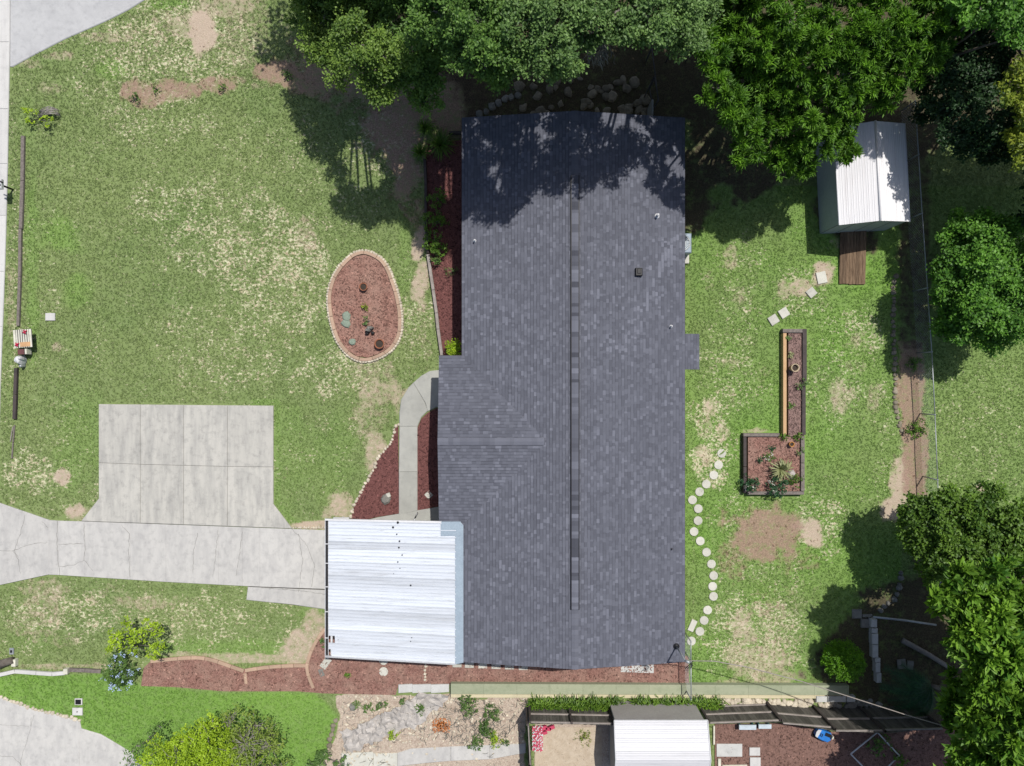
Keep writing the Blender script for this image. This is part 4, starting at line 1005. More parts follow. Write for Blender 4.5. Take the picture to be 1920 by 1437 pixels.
# limestone boulders behind the north gable
bo = thing('rock_bed', 'heap of tan limestone rocks behind the north gable in shade', 'rocks', P(1100, 190))
rn = random.Random(12)
for i in range(60):
    x = rn.uniform(965, 1240); y = rn.uniform(148, 222)
    if 1215 < x < 1240: continue
    p = P(x, y); b = MB(); s_ = rn.uniform(.12, .3); b.rock((p.x, p.y, 0), s_, s_ * rn.uniform(.6, 1), s_ * .45, rn, rn.random()); b.build('rock', M['limestone'], bo)
ru = thing('rubble_border', 'white rubble stones between retaining wall and wooden fence', 'rubble', P(1480, 1318))
for i in range(110):
    x = rn.uniform(1345, 1650); y = rn.uniform(1311, 1323) + (x - 1345) * .012
    p = P(x, y); b = MB(); s_ = rn.uniform(.1, .2); b.rock((p.x, p.y, 0), s_, s_ * rn.uniform(.6, 1), s_ * .8, rn, rn.random()); b.build('rubble_stone', M['palestone'] if x < 1560 else M['greystone'], ru)

# front bed timber edge
def beam(par, name, pts, w, h, m, z0=0.0, tone=.5):
    for a_, b_ in zip(pts[:-1], pts[1:]):
        A, B = P(*a_), P(*b_); d = B - A; b = MB(); c_ = (A + B) / 2
        b.box((c_.x, c_.y, z0 + h / 2), (d.length - .012, w, h), math.atan2(d.y, d.x), tone, bevel=.012); b.build(name, m, par)
t = thing('timber_edging', 'pale weathered timber edge in front of the long front bed', 'edging', P(815, 570))
beam(t, 'timber', [(803, 478), (813, 545), (819, 588), (822, 618), (829, 667)], .14, .22, M['rail'])
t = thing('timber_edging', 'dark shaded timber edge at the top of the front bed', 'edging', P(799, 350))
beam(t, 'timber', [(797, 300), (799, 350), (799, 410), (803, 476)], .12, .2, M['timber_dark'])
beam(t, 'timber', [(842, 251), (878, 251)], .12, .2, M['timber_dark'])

# ------------------------------------------------------------------ retaining wall along the south
rw = thing('retaining_wall', 'low mossy green capped retaining wall along the south side', 'wall', P(1200, 1295))
xs_ = list(range(845, 1592, 62)) + [1592]
for a_, b_ in zip(xs_[:-1], xs_[1:]):
    yt_ = lambda x: np.interp(x, [845, 1592], [1282.5, 1286]); yb3 = lambda x: np.interp(x, [845, 1592], [1302, 1304])
    q = outline([(a_, yt_(a_)), (b_, yt_(b_)), (b_, yb3(b_)), (a_, yb3(a_))], .3); b = MB(); b.prism(q, -.1, .3, .5, .01); b.build('cap_block', M['greencap'], rw)
    q = outline([(a_, yb3(a_) + .2), (b_, yb3(b_) + .2), (b_, yb3(b_) + 6.5), (a_, yb3(a_) + 6.5)], .2); b = MB(); b.prism(q, -.1, .2, .5, .01); b.build('lit_edge_block', M['lit_edge'], rw)  # sunlit edge of the wall, put in as pale yellow blocks
rw2 = thing('concrete_curb', 'row of pale concrete blocks left of the green capped wall', 'curb', P(795, 1291))
for a_, b_ in ((747, 773), (773, 808), (808, 842)):
    q = outline([(a_, 1284), (b_, 1283), (b_, 1298), (a_, 1300)], .1); b = MB(); b.prism(q, -.05, .12, .5, .015); b.build('block', M['block'], rw2)
q = outline([(845, 1279), (902, 1280), (902, 1284), (845, 1283)]); b = MB(); b.prism(q, 0, .1, .5, .01); b.build('block', M['palestone'], rw2)
rw3 = thing('block_row', 'grey concrete blocks at the right end of the wall', 'wall', P(1560, 1303))
for a_, b_ in ((1531, 1551), (1552, 1586), (1588, 1604)):
    q = outline([(a_, 1306), (b_, 1306), (b_, 1317), (a_, 1317)], .25); b = MB(); b.prism(q, -.05, .26, .5, .015); b.build('block', M['block'], rw3)
bw = thing('block_row', 'low wall of grey blocks running down right of round bush', 'wall', P(1642, 1230))
for (x0, y0, x1, y1) in ((1634, 1162, 1645, 1177), (1635, 1179, 1646, 1188), (1635, 1189, 1647, 1209), (1636, 1210, 1647, 1234), (1641, 1235, 1651, 1243), (1642, 1244, 1651, 1262), (1644, 1263, 1653, 1281)):
    b = MB(); a_, c_ = P(x0, y0, .3), P(x1, y1, .3); b.prism([(a_.x, a_.y), (c_.x, a_.y), (c_.x, c_.y), (a_.x, c_.y)], -.02, .3, .5, .02); b.build('block', M['block'], bw)
paver(1606, 1151, 18, 17, 0, 'dim square paver above the round clipped bush', m='greystone'); paver(1622, 1168, 18, 16, 0, 'double edged square paver beside the block wall top', m='greystone', z1=.12); paver(1625, 1154, 18, 5, 2, 'narrow brick lying above the double edged paver', m='greystone', z1=.1)
paver(1690, 1245, 16, 18, 8, 'left paver of the pair in dark soil under the trees', m='greystone'); paver(1706, 1247, 12, 16, -6, 'right paver of the pair in dark soil under the trees', m='greystone')

# ------------------------------------------------------------------ raised planter (L shape)
pl = thing('raised_planter', 'long narrow and square timber planter joined in an L', 'planter', P(1470, 780))
def tb(x0, y0, x1, y1, m, z=.32, name='timber'):
    b = MB(); a_, c_ = P(x0, y0, z), P(x1, y1, z); b.prism([(a_.x, a_.y), (c_.x, a_.y), (c_.x, c_.y), (a_.x, c_.y)], -.02, z, .5, .012); return b.build(name, M[m], pl)
tb(1468, 617, 1505, 624, 'timber_old'); o = tb(1468.5, 625, 1475, 815, 'timber_new'); o['label'] = 'new tan timber'
tb(1505, 617, 1513, 716, 'timber_dark'); tb(1504, 717, 1511, 816, 'timber_dark')
tb(1394, 813, 1462, 819, 'timber_old'); tb(1394, 820, 1400, 875, 'timber_dark'); tb(1394, 876, 1400, 925, 'timber_dark'); tb(1402, 922, 1460, 928, 'timber_old'); tb(1461, 922, 1508, 928, 'timber_old')
tb(1502, 818, 1509, 868, 'timber_old'); tb(1502, 869, 1509, 921, 'timber_old')
mulch([(1475, 624), (1505, 624), (1504, 818), (1475, 818)], M['mulch_plum'], 'plum brown mulch filling the narrow planter strip', chips=200, seed=8, z=.22)
mulch([(1400, 819), (1503, 819), (1503, 922), (1400, 922)], M['mulch_rose'], 'reddish mulch filling the square end of the planter', chips=160, seed=9, z=.2)

# ------------------------------------------------------------------ pots
def pot(px, py, rt, h, z0, m, label, soil='soil'):
    c_ = P(px, py, z0 + h); o = thing('plant_pot', label, 'pot', (c_.x, c_.y, z0)); b = MB()
    b.lathe((c_.x, c_.y, z0), [(rt * .68, 0), (rt * .85, h * .8), (rt, h * .82), (rt * 1.02, h), (rt * .8, h), (rt * .76, h * .72)], 22); b.build('pot', M[m], o)
    b = MB(); b.lathe((c_.x, c_.y, z0 + h * .74), [(rt * .77, 0), (rt * .3, .015), (.001, .02)], 18); b.build('soil', M[soil], o); return o
pot(1491.5, 690, .19, .5, .2, 'claytan', 'tall cream clay pot standing in the narrow planter')
pot(1485, 833.5, .12, .26, .18, 'orangeclay', 'small orange clay pot in the planter square top right')
pot(681, 538, .19, .22, .05, 'terracotta', 'brown pot in the upper part of the oval bed')
pot(711, 645, .23, .26, .05, 'terracotta', 'wide terracotta pot at the bottom of the oval bed')
def stone(px, py, rx, ry, rz_, m, label, seed=1, name='boulder', cat='rock', z0=0):
    p = P(px, py); b = MB(); b.rock((p.x, p.y, z0), L(rx), L(ry), rz_, random.Random(seed), .5)
    return solo(b, name, M[m], label, cat, (p.x, p.y, z0))
stone(650, 594, 9, 11, .12, 'cactus', 'upper grey green cushion plant at left of the oval bed', 1, 'cushion_plant', 'plant', .05); stone(649, 608, 9, 9, .12, 'cactus', 'lower grey green cushion plant touching the upper one in oval bed', 2, 'cushion_plant', 'plant', .05); stone(661, 642, 8, 7, .12, 'cactus', 'small grey cushion plant at the lower left of oval bed', 3, 'cushion_plant', 'plant', .05)
stone(1480, 889, 9, 8, .3, 'fabric', 'round grey rock beside the striped yucca', 5, z0=.18)
stone(723, 935, 11, 10, .2, 'greystone', 'mossy grey rock in the triangular red bed', 4); paver(729, 928, 7, 8, 20, 'small pale block behind the mossy rock', z1=.14)
# ornament in the oval bed: grey and black urn-like figure
og = P(691, 618, .4); orn = thing('garden_ornament', 'small grey and black garden ornament in the oval bed', 'ornament', (og.x, og.y, .05))
b = MB(); b.rock((og.x - .02, og.y + .03, .12), .17, .13, .3, random.Random(11)); b.rock((og.x + .1, og.y + .08, .1), .09, .1, .36, random.Random(12)); b.rock((og.x - .12, og.y - .02, .1), .08, .08, .34, random.Random(13)); b.build('bowl', M['greystone'], orn)
b = MB(); b.rock((og.x - .12, og.y - .16, .05), .12, .1, .22, random.Random(3)); b.rock((og.x + .14, og.y - .14, .05), .1, .1, .2, random.Random(4)); b.build('base', M['black'], orn)
for i, (x, y) in enumerate(((658, 566), (674, 568), (665, 578), (690, 572), (705, 585), (672, 590), (720, 592), (700, 560))):
    pass

# ------------------------------------------------------------------ plants made of blades and leaves
def leaf_arrays(cent, dirs, ups, ln, wd, tone, droop=.15):
    """rhombic leaves with a fold: 4 verts, 2 triangles"""
    n_ = len(cent)
    d = dirs / (np.linalg.norm(dirs, axis=1, keepdims=True) + 1e-9)
    s_ = np.cross(d, ups); s_ /= (np.linalg.norm(s_, axis=1, keepdims=True) + 1e-9)
    u = np.cross(s_, d)
    base = cent; tip = cent + d * ln[:, None] - u * (ln * droop)[:, None]
    mid = cent + d * (ln * .5)[:, None] + u * (ln * .04)[:, None]
    a = mid + s_ * wd[:, None] / 2; b = mid - s_ * wd[:, None] / 2
    V = np.stack([base, a, tip, b], 1).reshape(-1, 3)
    i = np.arange(n_) * 4
    F = np.stack([np.stack([i, i + 1, i + 2], 1), np.stack([i, i + 2, i + 3], 1)], 1).reshape(-1, 3)
    return V, F, np.repeat(tone, 2)
def leaf_object(name, V, F, T, m, parent):
    off = np.array(WLOC[parent]) if parent is not None else np.zeros(3)
    me = grid_mesh(name, V - off, F); at = me.attributes.new('tone', 'FLOAT', 'FACE'); at.data.foreach_set('value', np.clip(T, 0, 1).astype(np.float32)); me.materials.append(m)
    return link_mesh(name, me, parent)
def rand_dirs(rs_, n_, up=0.0):
    v = rs_.normal(size=(n_, 3)); v /= np.linalg.norm(v, axis=1, keepdims=True); v[:, 2] += up; return v / np.linalg.norm(v, axis=1, keepdims=True)
def crown_leaves(lobes, tips_per, leaves_per, ll, lw, seed, spread=.16, up=.45, flat=.8, rad=None, inner=.35, clump=1.0, lean=.5, sub=False):
    """lobes: (centre, radius); tips sit on bumpy lobe shells, each tip carries a rosette of leaves"""
    rs_ = np.random.RandomState(seed); C = []; D = []; Tn = []; TIPS = []
    if sub:
        out = []
        for (c_, r_) in lobes:
            out.append(((c_[0], c_[1], c_[2] - r_ * .25), r_ * .5)); nb_ = 11 if r_ > .7 else 6; a0 = rs_.uniform(0, 6.28)
            for k in range(nb_):
                a = a0 + 2 * math.pi * k / nb_ + rs_.uniform(-.3, .3); e = rs_.uniform(-.35, 1.1); q_ = r_ * rs_.uniform(.55, .95)
                out.append(((c_[0] + q_ * math.cos(a) * math.cos(e), c_[1] + q_ * math.sin(a) * math.cos(e), c_[2] + q_ * math.sin(e) * .8), r_ * rs_.uniform(.2, .4)))
        lobes = out
    for (c_, r_) in lobes:
        nt_ = max(6, int(tips_per * r_ * r_ * 4))
        d = rand_dirs(rs_, nt_, .25)
        sh_ = rs_.uniform(.78, 1.06, nt_)
        ninn = int(nt_ * inner); sh_[:ninn] = rs_.uniform(.2, .75, ninn)
        # bumpiness: push groups in and out
        k = rand_dirs(rs_, 9); bump_ = np.max(d @ k.T, axis=1); sh_ *= .74 + .3 * sstep(.55, .95, bump_) * clump + (1 - clump) * .26
        p = np.array(c_)[None] + d * (r_ * sh_)[:, None] * np.array([1, 1, flat])[None]
        p[:, 2] = np.maximum(p[:, 2], .1)
        TIPS.append(p); tt = rs_.uniform(.25, .75, nt_) + (rs_.uniform(-.22, .22) if sub else 0)
        reps = rs_.poisson(leaves_per, nt_) + 2
        idx_ = np.repeat(np.arange(nt_), reps)
        off = rs_.normal(size=(len(idx_), 3)) * spread * .6
        ld = rand_dirs(rs_, len(idx_)) + d[idx_] * lean + np.array([0, 0, up])[None] * .4
        C.append(p[idx_] + off); D.append(ld); Tn.append(tt[idx_] + rs_.uniform(-.25, .25, len(idx_)))
    C = np.concatenate(C); D = np.concatenate(D); Tn = np.concatenate(Tn)
    n_ = len(C); ups = rand_dirs(rs_, n_, 1.9)
    V, F, T = leaf_arrays(C, D, ups, rs_.uniform(.7, 1.25, n_) * ll, rs_.uniform(.75, 1.2, n_) * lw, Tn)
    return V, F, T, TIPS
NTREE = []
def tree(name, label, cat, lobes_px, leafm, base=None, tips=22, lp=12, ll=.13, lw=.06, seed=1, spread=.14, up=.45, trunk_r=.2, twigs=14, twig_m='twig', inner=.35, clump=1.0, lean=.5, group=None, flat=.8, sub=False):
    lobes = []
    for (x, y, z, r_) in lobes_px:
        p = P(x, y, z); lobes.append(((p.x, p.y, p.z), L(r_, z)))
    cx_ = sum(l_[0][0] for l_ in lobes) / len(lobes); cy_ = sum(l_[0][1] for l_ in lobes) / len(lobes)
    if base is not None: q = P(*base); cx_, cy_ = q.x, q.y
    o = thing(name, label, cat, (cx_, cy_, 0), group); rn_ = random.Random(seed)
    V, F, T, TIPS = crown_leaves(lobes, tips, lp, ll, lw, seed, spread, up, flat, inner=inner, clump=clump, lean=lean, sub=sub)
    leaf_object('crown', V, F, T, M[leafm], o); NTREE.append(len(F))
    zmin = min(l_[0][2] for l_ in lobes); b = MB(); fork = Vector((cx_, cy_, max(.15, zmin * .5)))
    b.tube([(cx_, cy_, -.05), (cx_ + rn_.uniform(-.05, .05), cy_, fork.z * .5), fork], [trunk_r * 1.25, trunk_r, trunk_r * .85], 8); b.build('trunk', M['bark'], o)
    br = MB(); tw = MB()
    for (c_, r_), tp in zip(lobes, TIPS[::len(TIPS) // len(lobes)] if len(TIPS) == len(lobes) else [TIPS[min(range(len(TIPS)), key=lambda i: (Vector(TIPS[i].mean(0)) - Vector(l_[0])).length)] for l_ in lobes]):
        c_ = Vector(c_); mid = fork.lerp(c_, .5) + Vector((rn_.uniform(-.2, .2), rn_.uniform(-.2, .2), rn_.uniform(0, .3))) * r_
        br.tube([fork, mid, c_], [trunk_r * .5, trunk_r * .3, trunk_r * .14], 6)
        for k in range(twigs):
            t_ = Vector(tp[rn_.randrange(len(tp))]); md_ = c_.lerp(t_, .5) + Vector((rn_.uniform(-1, 1), rn_.uniform(-1, 1), rn_.uniform(0, 1))) * .12 * r_
            tw.tube([c_, md_, t_], [trunk_r * .11, trunk_r * .08, .008], 4, cap=False)
    br.build('limbs', M['bark'], o)
    if twigs: tw.build('twigs', M[twig_m], o, kind='stuff')
    return o
OAK = dict(sub=True, tips=44, lp=15, ll=.12, lw=.075, spread=.15, trunk_r=.26)
tree('oak_tree', 'bright green oak at the left end of the top row', 'tree', [(612, 35, 5.2, 58), (665, 85, 8.2, 52), (590, -20, 5, 56), (700, 10, 5, 54), (690, 150, 7.4, 34), (612, 95, 5, 40), (650, -60, 5.8, 70), (572, 35, 4.4, 28), (640, 135, 5.4, 32), (716, 180, 7, 22), (725, 110, 8, 40), (655, 30, 4.8, 50)], 'oakbright', base=(690, 30), seed=1, **OAK)
tree('oak_tree', 'dark shaded oak, second crown from the left in top row', 'tree', [(765, 45, 6.2, 60), (775, 115, 7.2, 50), (742, 135, 7, 38), (800, 150, 6.6, 40), (750, -40, 6.5, 70), (795, 190, 6, 28), (820, 90, 6.4, 40)], 'oak', base=(790, 60), seed=2, **OAK)
tree('oak_tree', 'oak with dense mid green crown above the house left corner', 'tree', [(825, 25, 9.8, 56), (890, 35, 10.4, 64), (925, 85, 10.2, 48), (875, 85, 9.8, 46), (940, 10, 10.2, 54), (860, -50, 10, 80), (800, 60, 9, 34), (905, 120, 9.6, 36), (960, 120, 9, 30), (935, 150, 8.4, 20)], 'oak', base=(880, 60), seed=3, **OAK)
tree('oak_tree', 'dull green oak with grey moss above the ridge end', 'tree', [(995, 35, 10.6, 58), (1035, 85, 10.4, 48), (1005, 110, 10, 38), (1085, 25, 10.4, 54), (1068, 125, 9.6, 26), (1040, -50, 10, 80), (1095, 75, 9.8, 34), (1040, 130, 9.8, 22)], 'oakgrey', base=(1030, 60), seed=4, **OAK)
tree('oak_tree', 'grey green oak above the pipe fence by the roof corner', 'tree', [(1160, 20, 10.2, 52), (1215, 35, 10.4, 50), (1275, 30, 9.8, 54), (1195, 62, 9.4, 30), (1245, 66, 9.4, 30), (1210, -50, 9.6, 80), (1290, 80, 8.8, 34), (1310, 20, 9, 44), (1150, 60, 9.2, 26)], 'oakgrey', base=(1200, 50), seed=5, **OAK)
for i_, (x_, z_) in enumerate(((600, 8), (760, 8.5), (930, 9.5), (1090, 9.5), (1250, 9), (1420, 8.5), (1600, 8))):
    tree('background_oak', f'oak crown beyond the top edge, {ORD[i_]} from the left', 'tree', [(x_, -140, z_, 95), (x_ + 80, -210, z_, 95), (x_ - 40, -290, z_, 110), (x_ + 70, -120, z_ - 1.5, 80), (x_ + 10, -60, z_ - 2.5, 60), (x_ + 20, -200, z_ - 1, 90)], 'oak', base=(x_, -60), seed=60 + i_, tips=20, lp=10, ll=.2, lw=.13, spread=.2, trunk_r=.3, twigs=0)
PIN = dict(sub=True, tips=17, lp=26, ll=.24, lw=.05, spread=.07, up=.9, trunk_r=.26, lean=1.0, inner=.45)
tree('broadleaf_tree', 'largest bright green tree spreading over the right roof corner', 'tree', [(1345, 45, 7, 48), (1405, 50, 7.2, 60), (1480, 40, 7.6, 66), (1420, 130, 6.2, 56), (1500, 130, 6.6, 58), (1385, 190, 5.4, 40), (1440, 215, 5.2, 50), (1515, 215, 5.6, 50), (1410, 275, 4.4, 38), (1465, 295, 4.2, 36), (1525, 285, 4.6, 32), (1365, 110, 6, 34), (1430, -40, 7.6, 80), (1395, 235, 4.8, 30), (1500, 320, 4, 20), (1450, 90, 7.2, 56), (1460, 170, 6, 50), (1540, 90, 7.2, 50), (1350, 75, 6.6, 44), (1480, 255, 4.8, 40), (1555, 250, 4.8, 30), (1340, -60, 8, 70), (1347, 165, 7.4, 34), (1374, 215, 7, 38), (1332, 105, 7.6, 34), (1400, 250, 6.4, 30)], 'pin', base=(1420, 130), seed=6, **PIN)
tree('broadleaf_tree', 'bright green tree directly above the white shed roof', 'tree', [(1565, 50, 7.4, 60), (1640, 50, 7.2, 56), (1720, 45, 6.8, 56), (1585, 140, 6.6, 52), (1660, 120, 6.4, 50), (1725, 115, 6, 42), (1590, 205, 5.4, 36), (1650, 180, 5.2, 36), (1575, 255, 4.6, 20), (1640, -40, 7.4, 80), (1770, 60, 6.4, 34), (1610, 95, 7, 50), (1690, 85, 6.8, 50), (1740, 90, 6.4, 40), (1755, -20, 7, 60), (1600, 170, 5.8, 40), (1590, 285, 4.4, 16)], 'pin', base=(1600, 160), seed=7, **PIN)
DK = dict(sub=True, tips=28, lp=12, ll=.15, lw=.09, spread=.14, trunk_r=.16)
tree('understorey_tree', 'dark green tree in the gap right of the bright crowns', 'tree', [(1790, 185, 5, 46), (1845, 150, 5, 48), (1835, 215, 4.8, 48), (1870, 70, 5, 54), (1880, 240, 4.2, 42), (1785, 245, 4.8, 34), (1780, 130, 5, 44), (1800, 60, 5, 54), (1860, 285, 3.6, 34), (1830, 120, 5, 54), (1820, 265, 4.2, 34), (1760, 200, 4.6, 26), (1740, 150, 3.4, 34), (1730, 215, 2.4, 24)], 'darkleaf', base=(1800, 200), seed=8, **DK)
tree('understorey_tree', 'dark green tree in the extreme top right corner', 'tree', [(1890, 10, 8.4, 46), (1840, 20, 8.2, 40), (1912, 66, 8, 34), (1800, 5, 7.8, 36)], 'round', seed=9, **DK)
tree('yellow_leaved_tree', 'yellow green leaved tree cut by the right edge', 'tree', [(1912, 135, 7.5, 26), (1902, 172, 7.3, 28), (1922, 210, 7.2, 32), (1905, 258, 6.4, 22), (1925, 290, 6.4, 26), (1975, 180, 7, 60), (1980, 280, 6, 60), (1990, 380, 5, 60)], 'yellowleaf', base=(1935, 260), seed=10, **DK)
RT = dict(sub=True, tips=34, lp=15, ll=.14, lw=.1, spread=.14, trunk_r=.18, inner=.4)
tree('round_tree', 'rounded bright green tree behind the wire fence', 'tree', [(1805, 445, 2.8, 48), (1785, 510, 3, 46), (1850, 500, 3.6, 58), (1825, 585, 3.2, 60), (1895, 590, 3.4, 52), (1890, 450, 3, 46), (1782, 600, 2.6, 36), (1925, 530, 3.6, 50), (1840, 430, 3, 40), (1860, 630, 2.6, 36), (1850, 545, 3.6, 60), (1765, 560, 2.6, 28)], 'round', base=(1830, 540), seed=11, **RT)
tree('spreading_tree', 'dark green tree spreading over the lower rear fence', 'tree', [(1722, 970, 3.4, 40), (1780, 965, 3.8, 52), (1845, 955, 4, 52), (1905, 985, 4, 52), (1770, 1030, 3.8, 54), (1712, 1015, 3, 30), (1840, 1040, 3.6, 60), (1905, 1050, 3.6, 50), (1740, 1070, 3, 30), (1800, 1000, 3.8, 60), (1870, 1010, 3.8, 60), (1960, 1000, 4, 60)], 'lowtree', base=(1800, 1000), seed=12, **RT)
tree('broad_leaved_tree', 'tree with big upright leaves in the bottom right corner', 'tree', [(1785, 1115, 6.5, 44), (1850, 1110, 6.9, 60), (1905, 1160, 7.3, 62), (1825, 1185, 7.1, 54), (1880, 1255, 7.7, 68), (1830, 1290, 6.0, 44), (1855, 1355, 6.9, 62), (1915, 1340, 7.5, 68), (1900, 1430, 6.7, 62), (1835, 1430, 6.1, 48), (1930, 1240, 6.3, 60), (1800, 1330, 5.2, 40), (1960, 1120, 6.5, 74), (1990, 1200, 6.5, 84), (1980, 1290, 6.5, 84), (2000, 1380, 6, 84), (1800, 1490, 6, 60), (1880, 1500, 6.5, 84), (1960, 1470, 6.5, 84), (2060, 1250, 6.5, 90), (1770, 1130, 6, 22), (1850, 1200, 7.2, 60)], 'bigleaf', base=(1800, 1180), sub=True, seed=13, tips=24, lp=12, ll=.34, lw=.15, spread=.1, up=1.5, trunk_r=.25, lean=.9, inner=.45)
tree('lime_green_tree', 'vivid lime green tree cut by the bottom edge', 'tree', [(335, 1420, 3, 40), (392, 1398, 3.4, 46), (375, 1450, 3.4, 60), (290, 1440, 2.6, 34), (345, 1385, 2.8, 22), (400, 1362, 2.4, 20), (420, 1420, 3.2, 44), (330, 1470, 3, 60), (375, 1385, 3.2, 36), (440, 1450, 3, 50), (300, 1405, 2.6, 26)], 'lime', base=(400, 1400), seed=14, tips=24, lp=12, ll=.11, lw=.06, spread=.12, trunk_r=.14, inner=.3)
tree('twiggy_tree', 'grey twigged olive green tree right of the lime tree', 'tree', [(460, 1395, 3.4, 42), (505, 1400, 3, 30), (470, 1450, 3.4, 60), (520, 1440, 2.6, 26), (440, 1440, 3.2, 40), (430, 1356, 2, 30), (478, 1360, 2, 34), (505, 1380, 1.8, 26), (455, 1388, 2.8, 40)], 'limegrey', base=(490, 1400), seed=15, tips=16, lp=9, ll=.1, lw=.055, spread=.13, trunk_r=.14, twigs=40)
tree('small_bush', 'dark thin bush left of the lime tree over driveway edge', 'bush', [(245, 1428, 1.2, 18), (280, 1385, 1.0, 20), (255, 1400, .8, 12), (300, 1365, .9, 12)], 'oak', seed=16, tips=16, lp=8, ll=.11, lw=.06, trunk_r=.05, twigs=20)
tree('small_tree', 'open yellow green small tree above the blue flowering shrub', 'tree', [(226, 1196, 1.7, 20), (248, 1208, 1.6, 15), (286, 1178, 1.7, 17), (300, 1212, 1.6, 15), (262, 1190, 1.8, 13), (236, 1164, 1.5, 8), (214, 1216, 1.4, 10), (284, 1228, 1.3, 8)], 'lime', base=(262, 1200), seed=17, tips=26, lp=9, ll=.12, lw=.075, spread=.1, trunk_r=.06, twigs=10, inner=.2)
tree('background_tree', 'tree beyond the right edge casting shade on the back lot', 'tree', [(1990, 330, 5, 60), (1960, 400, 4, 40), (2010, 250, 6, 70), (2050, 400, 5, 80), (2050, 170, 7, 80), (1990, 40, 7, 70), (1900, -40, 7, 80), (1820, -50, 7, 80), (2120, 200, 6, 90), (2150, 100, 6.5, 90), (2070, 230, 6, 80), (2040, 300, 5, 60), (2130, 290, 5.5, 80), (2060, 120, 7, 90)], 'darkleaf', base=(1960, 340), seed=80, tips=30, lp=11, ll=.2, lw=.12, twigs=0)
# Spanish moss under the dull oak
mo = P(1130, 90, 6.5); mt = MB(); rn = random.Random(8)
for k in range(260):
    x = rn.gauss(1118, 11); y = rn.uniform(48, 100); p = P(x, y, 6.5 + rn.uniform(-.5, .8)); pts = [p]
    for j in range(3): p = p + Vector((rn.uniform(-.12, .16), -rn.uniform(.03, .2), -rn.uniform(0, .18))); pts.append(p)
    mt.tube(pts, [.014, .02, .016, .006], 3, rn.random(), cap=False)
oak4 = [o for o in bpy.data.objects if o.get('label') == 'dull green oak with grey moss above the ridge end'][0]
mt.build('hanging_moss', M['moss'], oak4, kind='stuff')

def bush(px, py, r_, z, leafm, label, name='shrub', seed=1, ll=.09, lw=.06, tips=40, lp=9, cat='shrub', flat=.85, clump=1.0, lobes=None, flowers=None, twigs=4):
    o = tree(name, label, cat, lobes or [(px, py, z, r_)], leafm, seed=seed, tips=tips, lp=lp, ll=ll, lw=lw, spread=.06, trunk_r=.04, twigs=twigs, clump=clump, flat=flat)
    return o
# topiary
o = bush(1580, 1239, 36, .95, 'topiary', 'round clipped bright green bush in the lower right yard', 'clipped_bush', 21, .07, .045, 330, 10, 'bush', 1.0, 0)
# square hedge by the extension
o = bush(850, 652, 10, .8, 'lime', 'bright lime hedge block in the corner of the front bed', 'hedge', 22, .07, .05, 160, 9, 'hedge', .9, .2, lobes=[(845, 648, .8, 9), (855, 648, .8, 9), (846, 658, .8, 9), (856, 658, .8, 9)])
bush(820, 372, 20, .5, 'shrub', 'upper leafy shrub of three in the front bed', seed=23); bush(817, 416, 23, .5, 'shrub', 'middle leafy shrub of three in the front bed', seed=24); bush(817, 459, 24, .55, 'shrub', 'lower leafy shrub of three in the front bed', seed=25)
bush(818, 488, 10, .3, 'weed', 'small pale green plant below the front bed shrubs', 'small_plant', 26, .12, .05, 60, 7, 'plant'); bush(848, 508, 12, .3, 'weed', 'thin olive plant against the front wall', 'small_plant', 27, .1, .03, 30, 6, 'plant')
o = bush(224, 1258, 32, .7, 'weed', 'blue flowering shrub at the end of the mulch strip', 'flowering_shrub', 28, .12, .06, 46, 9)
V, F, T, _ = crown_leaves([((P(224, 1258, .85).x, P(224, 1258, .85).y, .85), L(34, .85))], 17, 7, .055, .05, 40, .06, up=1.5, inner=.02)
leaf_object('flowers', V, F, T, M['petal'], o)['kind'] = 'stuff'
bush(75, 228, 14, .5, 'lime', 'yellow green bush beside the bundle of dead branches', 'small_bush', 29, .1, .07, 30, 7, lobes=[(58, 210, .5, 12), (88, 228, .5, 11), (55, 225, .4, 8)], cat='bush')
db = thing('dead_branches', 'grey bundle of bent dead branches near the street', 'branches', P(95, 212)); rn = random.Random(9)
for k in range(14):
    p = P(73 + rn.uniform(0, 5), 214 + rn.uniform(-4, 6), .1); pts = []
    for j in range(6): pts.append(P(74 + j * 8 + rn.uniform(-2, 2), 215 - 8 * math.sin(j / 5 * 3.1) + k * .9 - 6 + rn.uniform(-2, 2), .1 + .3 * math.sin(j / 5 * 3.1)))
    b = MB(); b.tube(pts, [.025, .022, .02, .016, .012, .006], 5); b.build('branch', M['twig'], db)
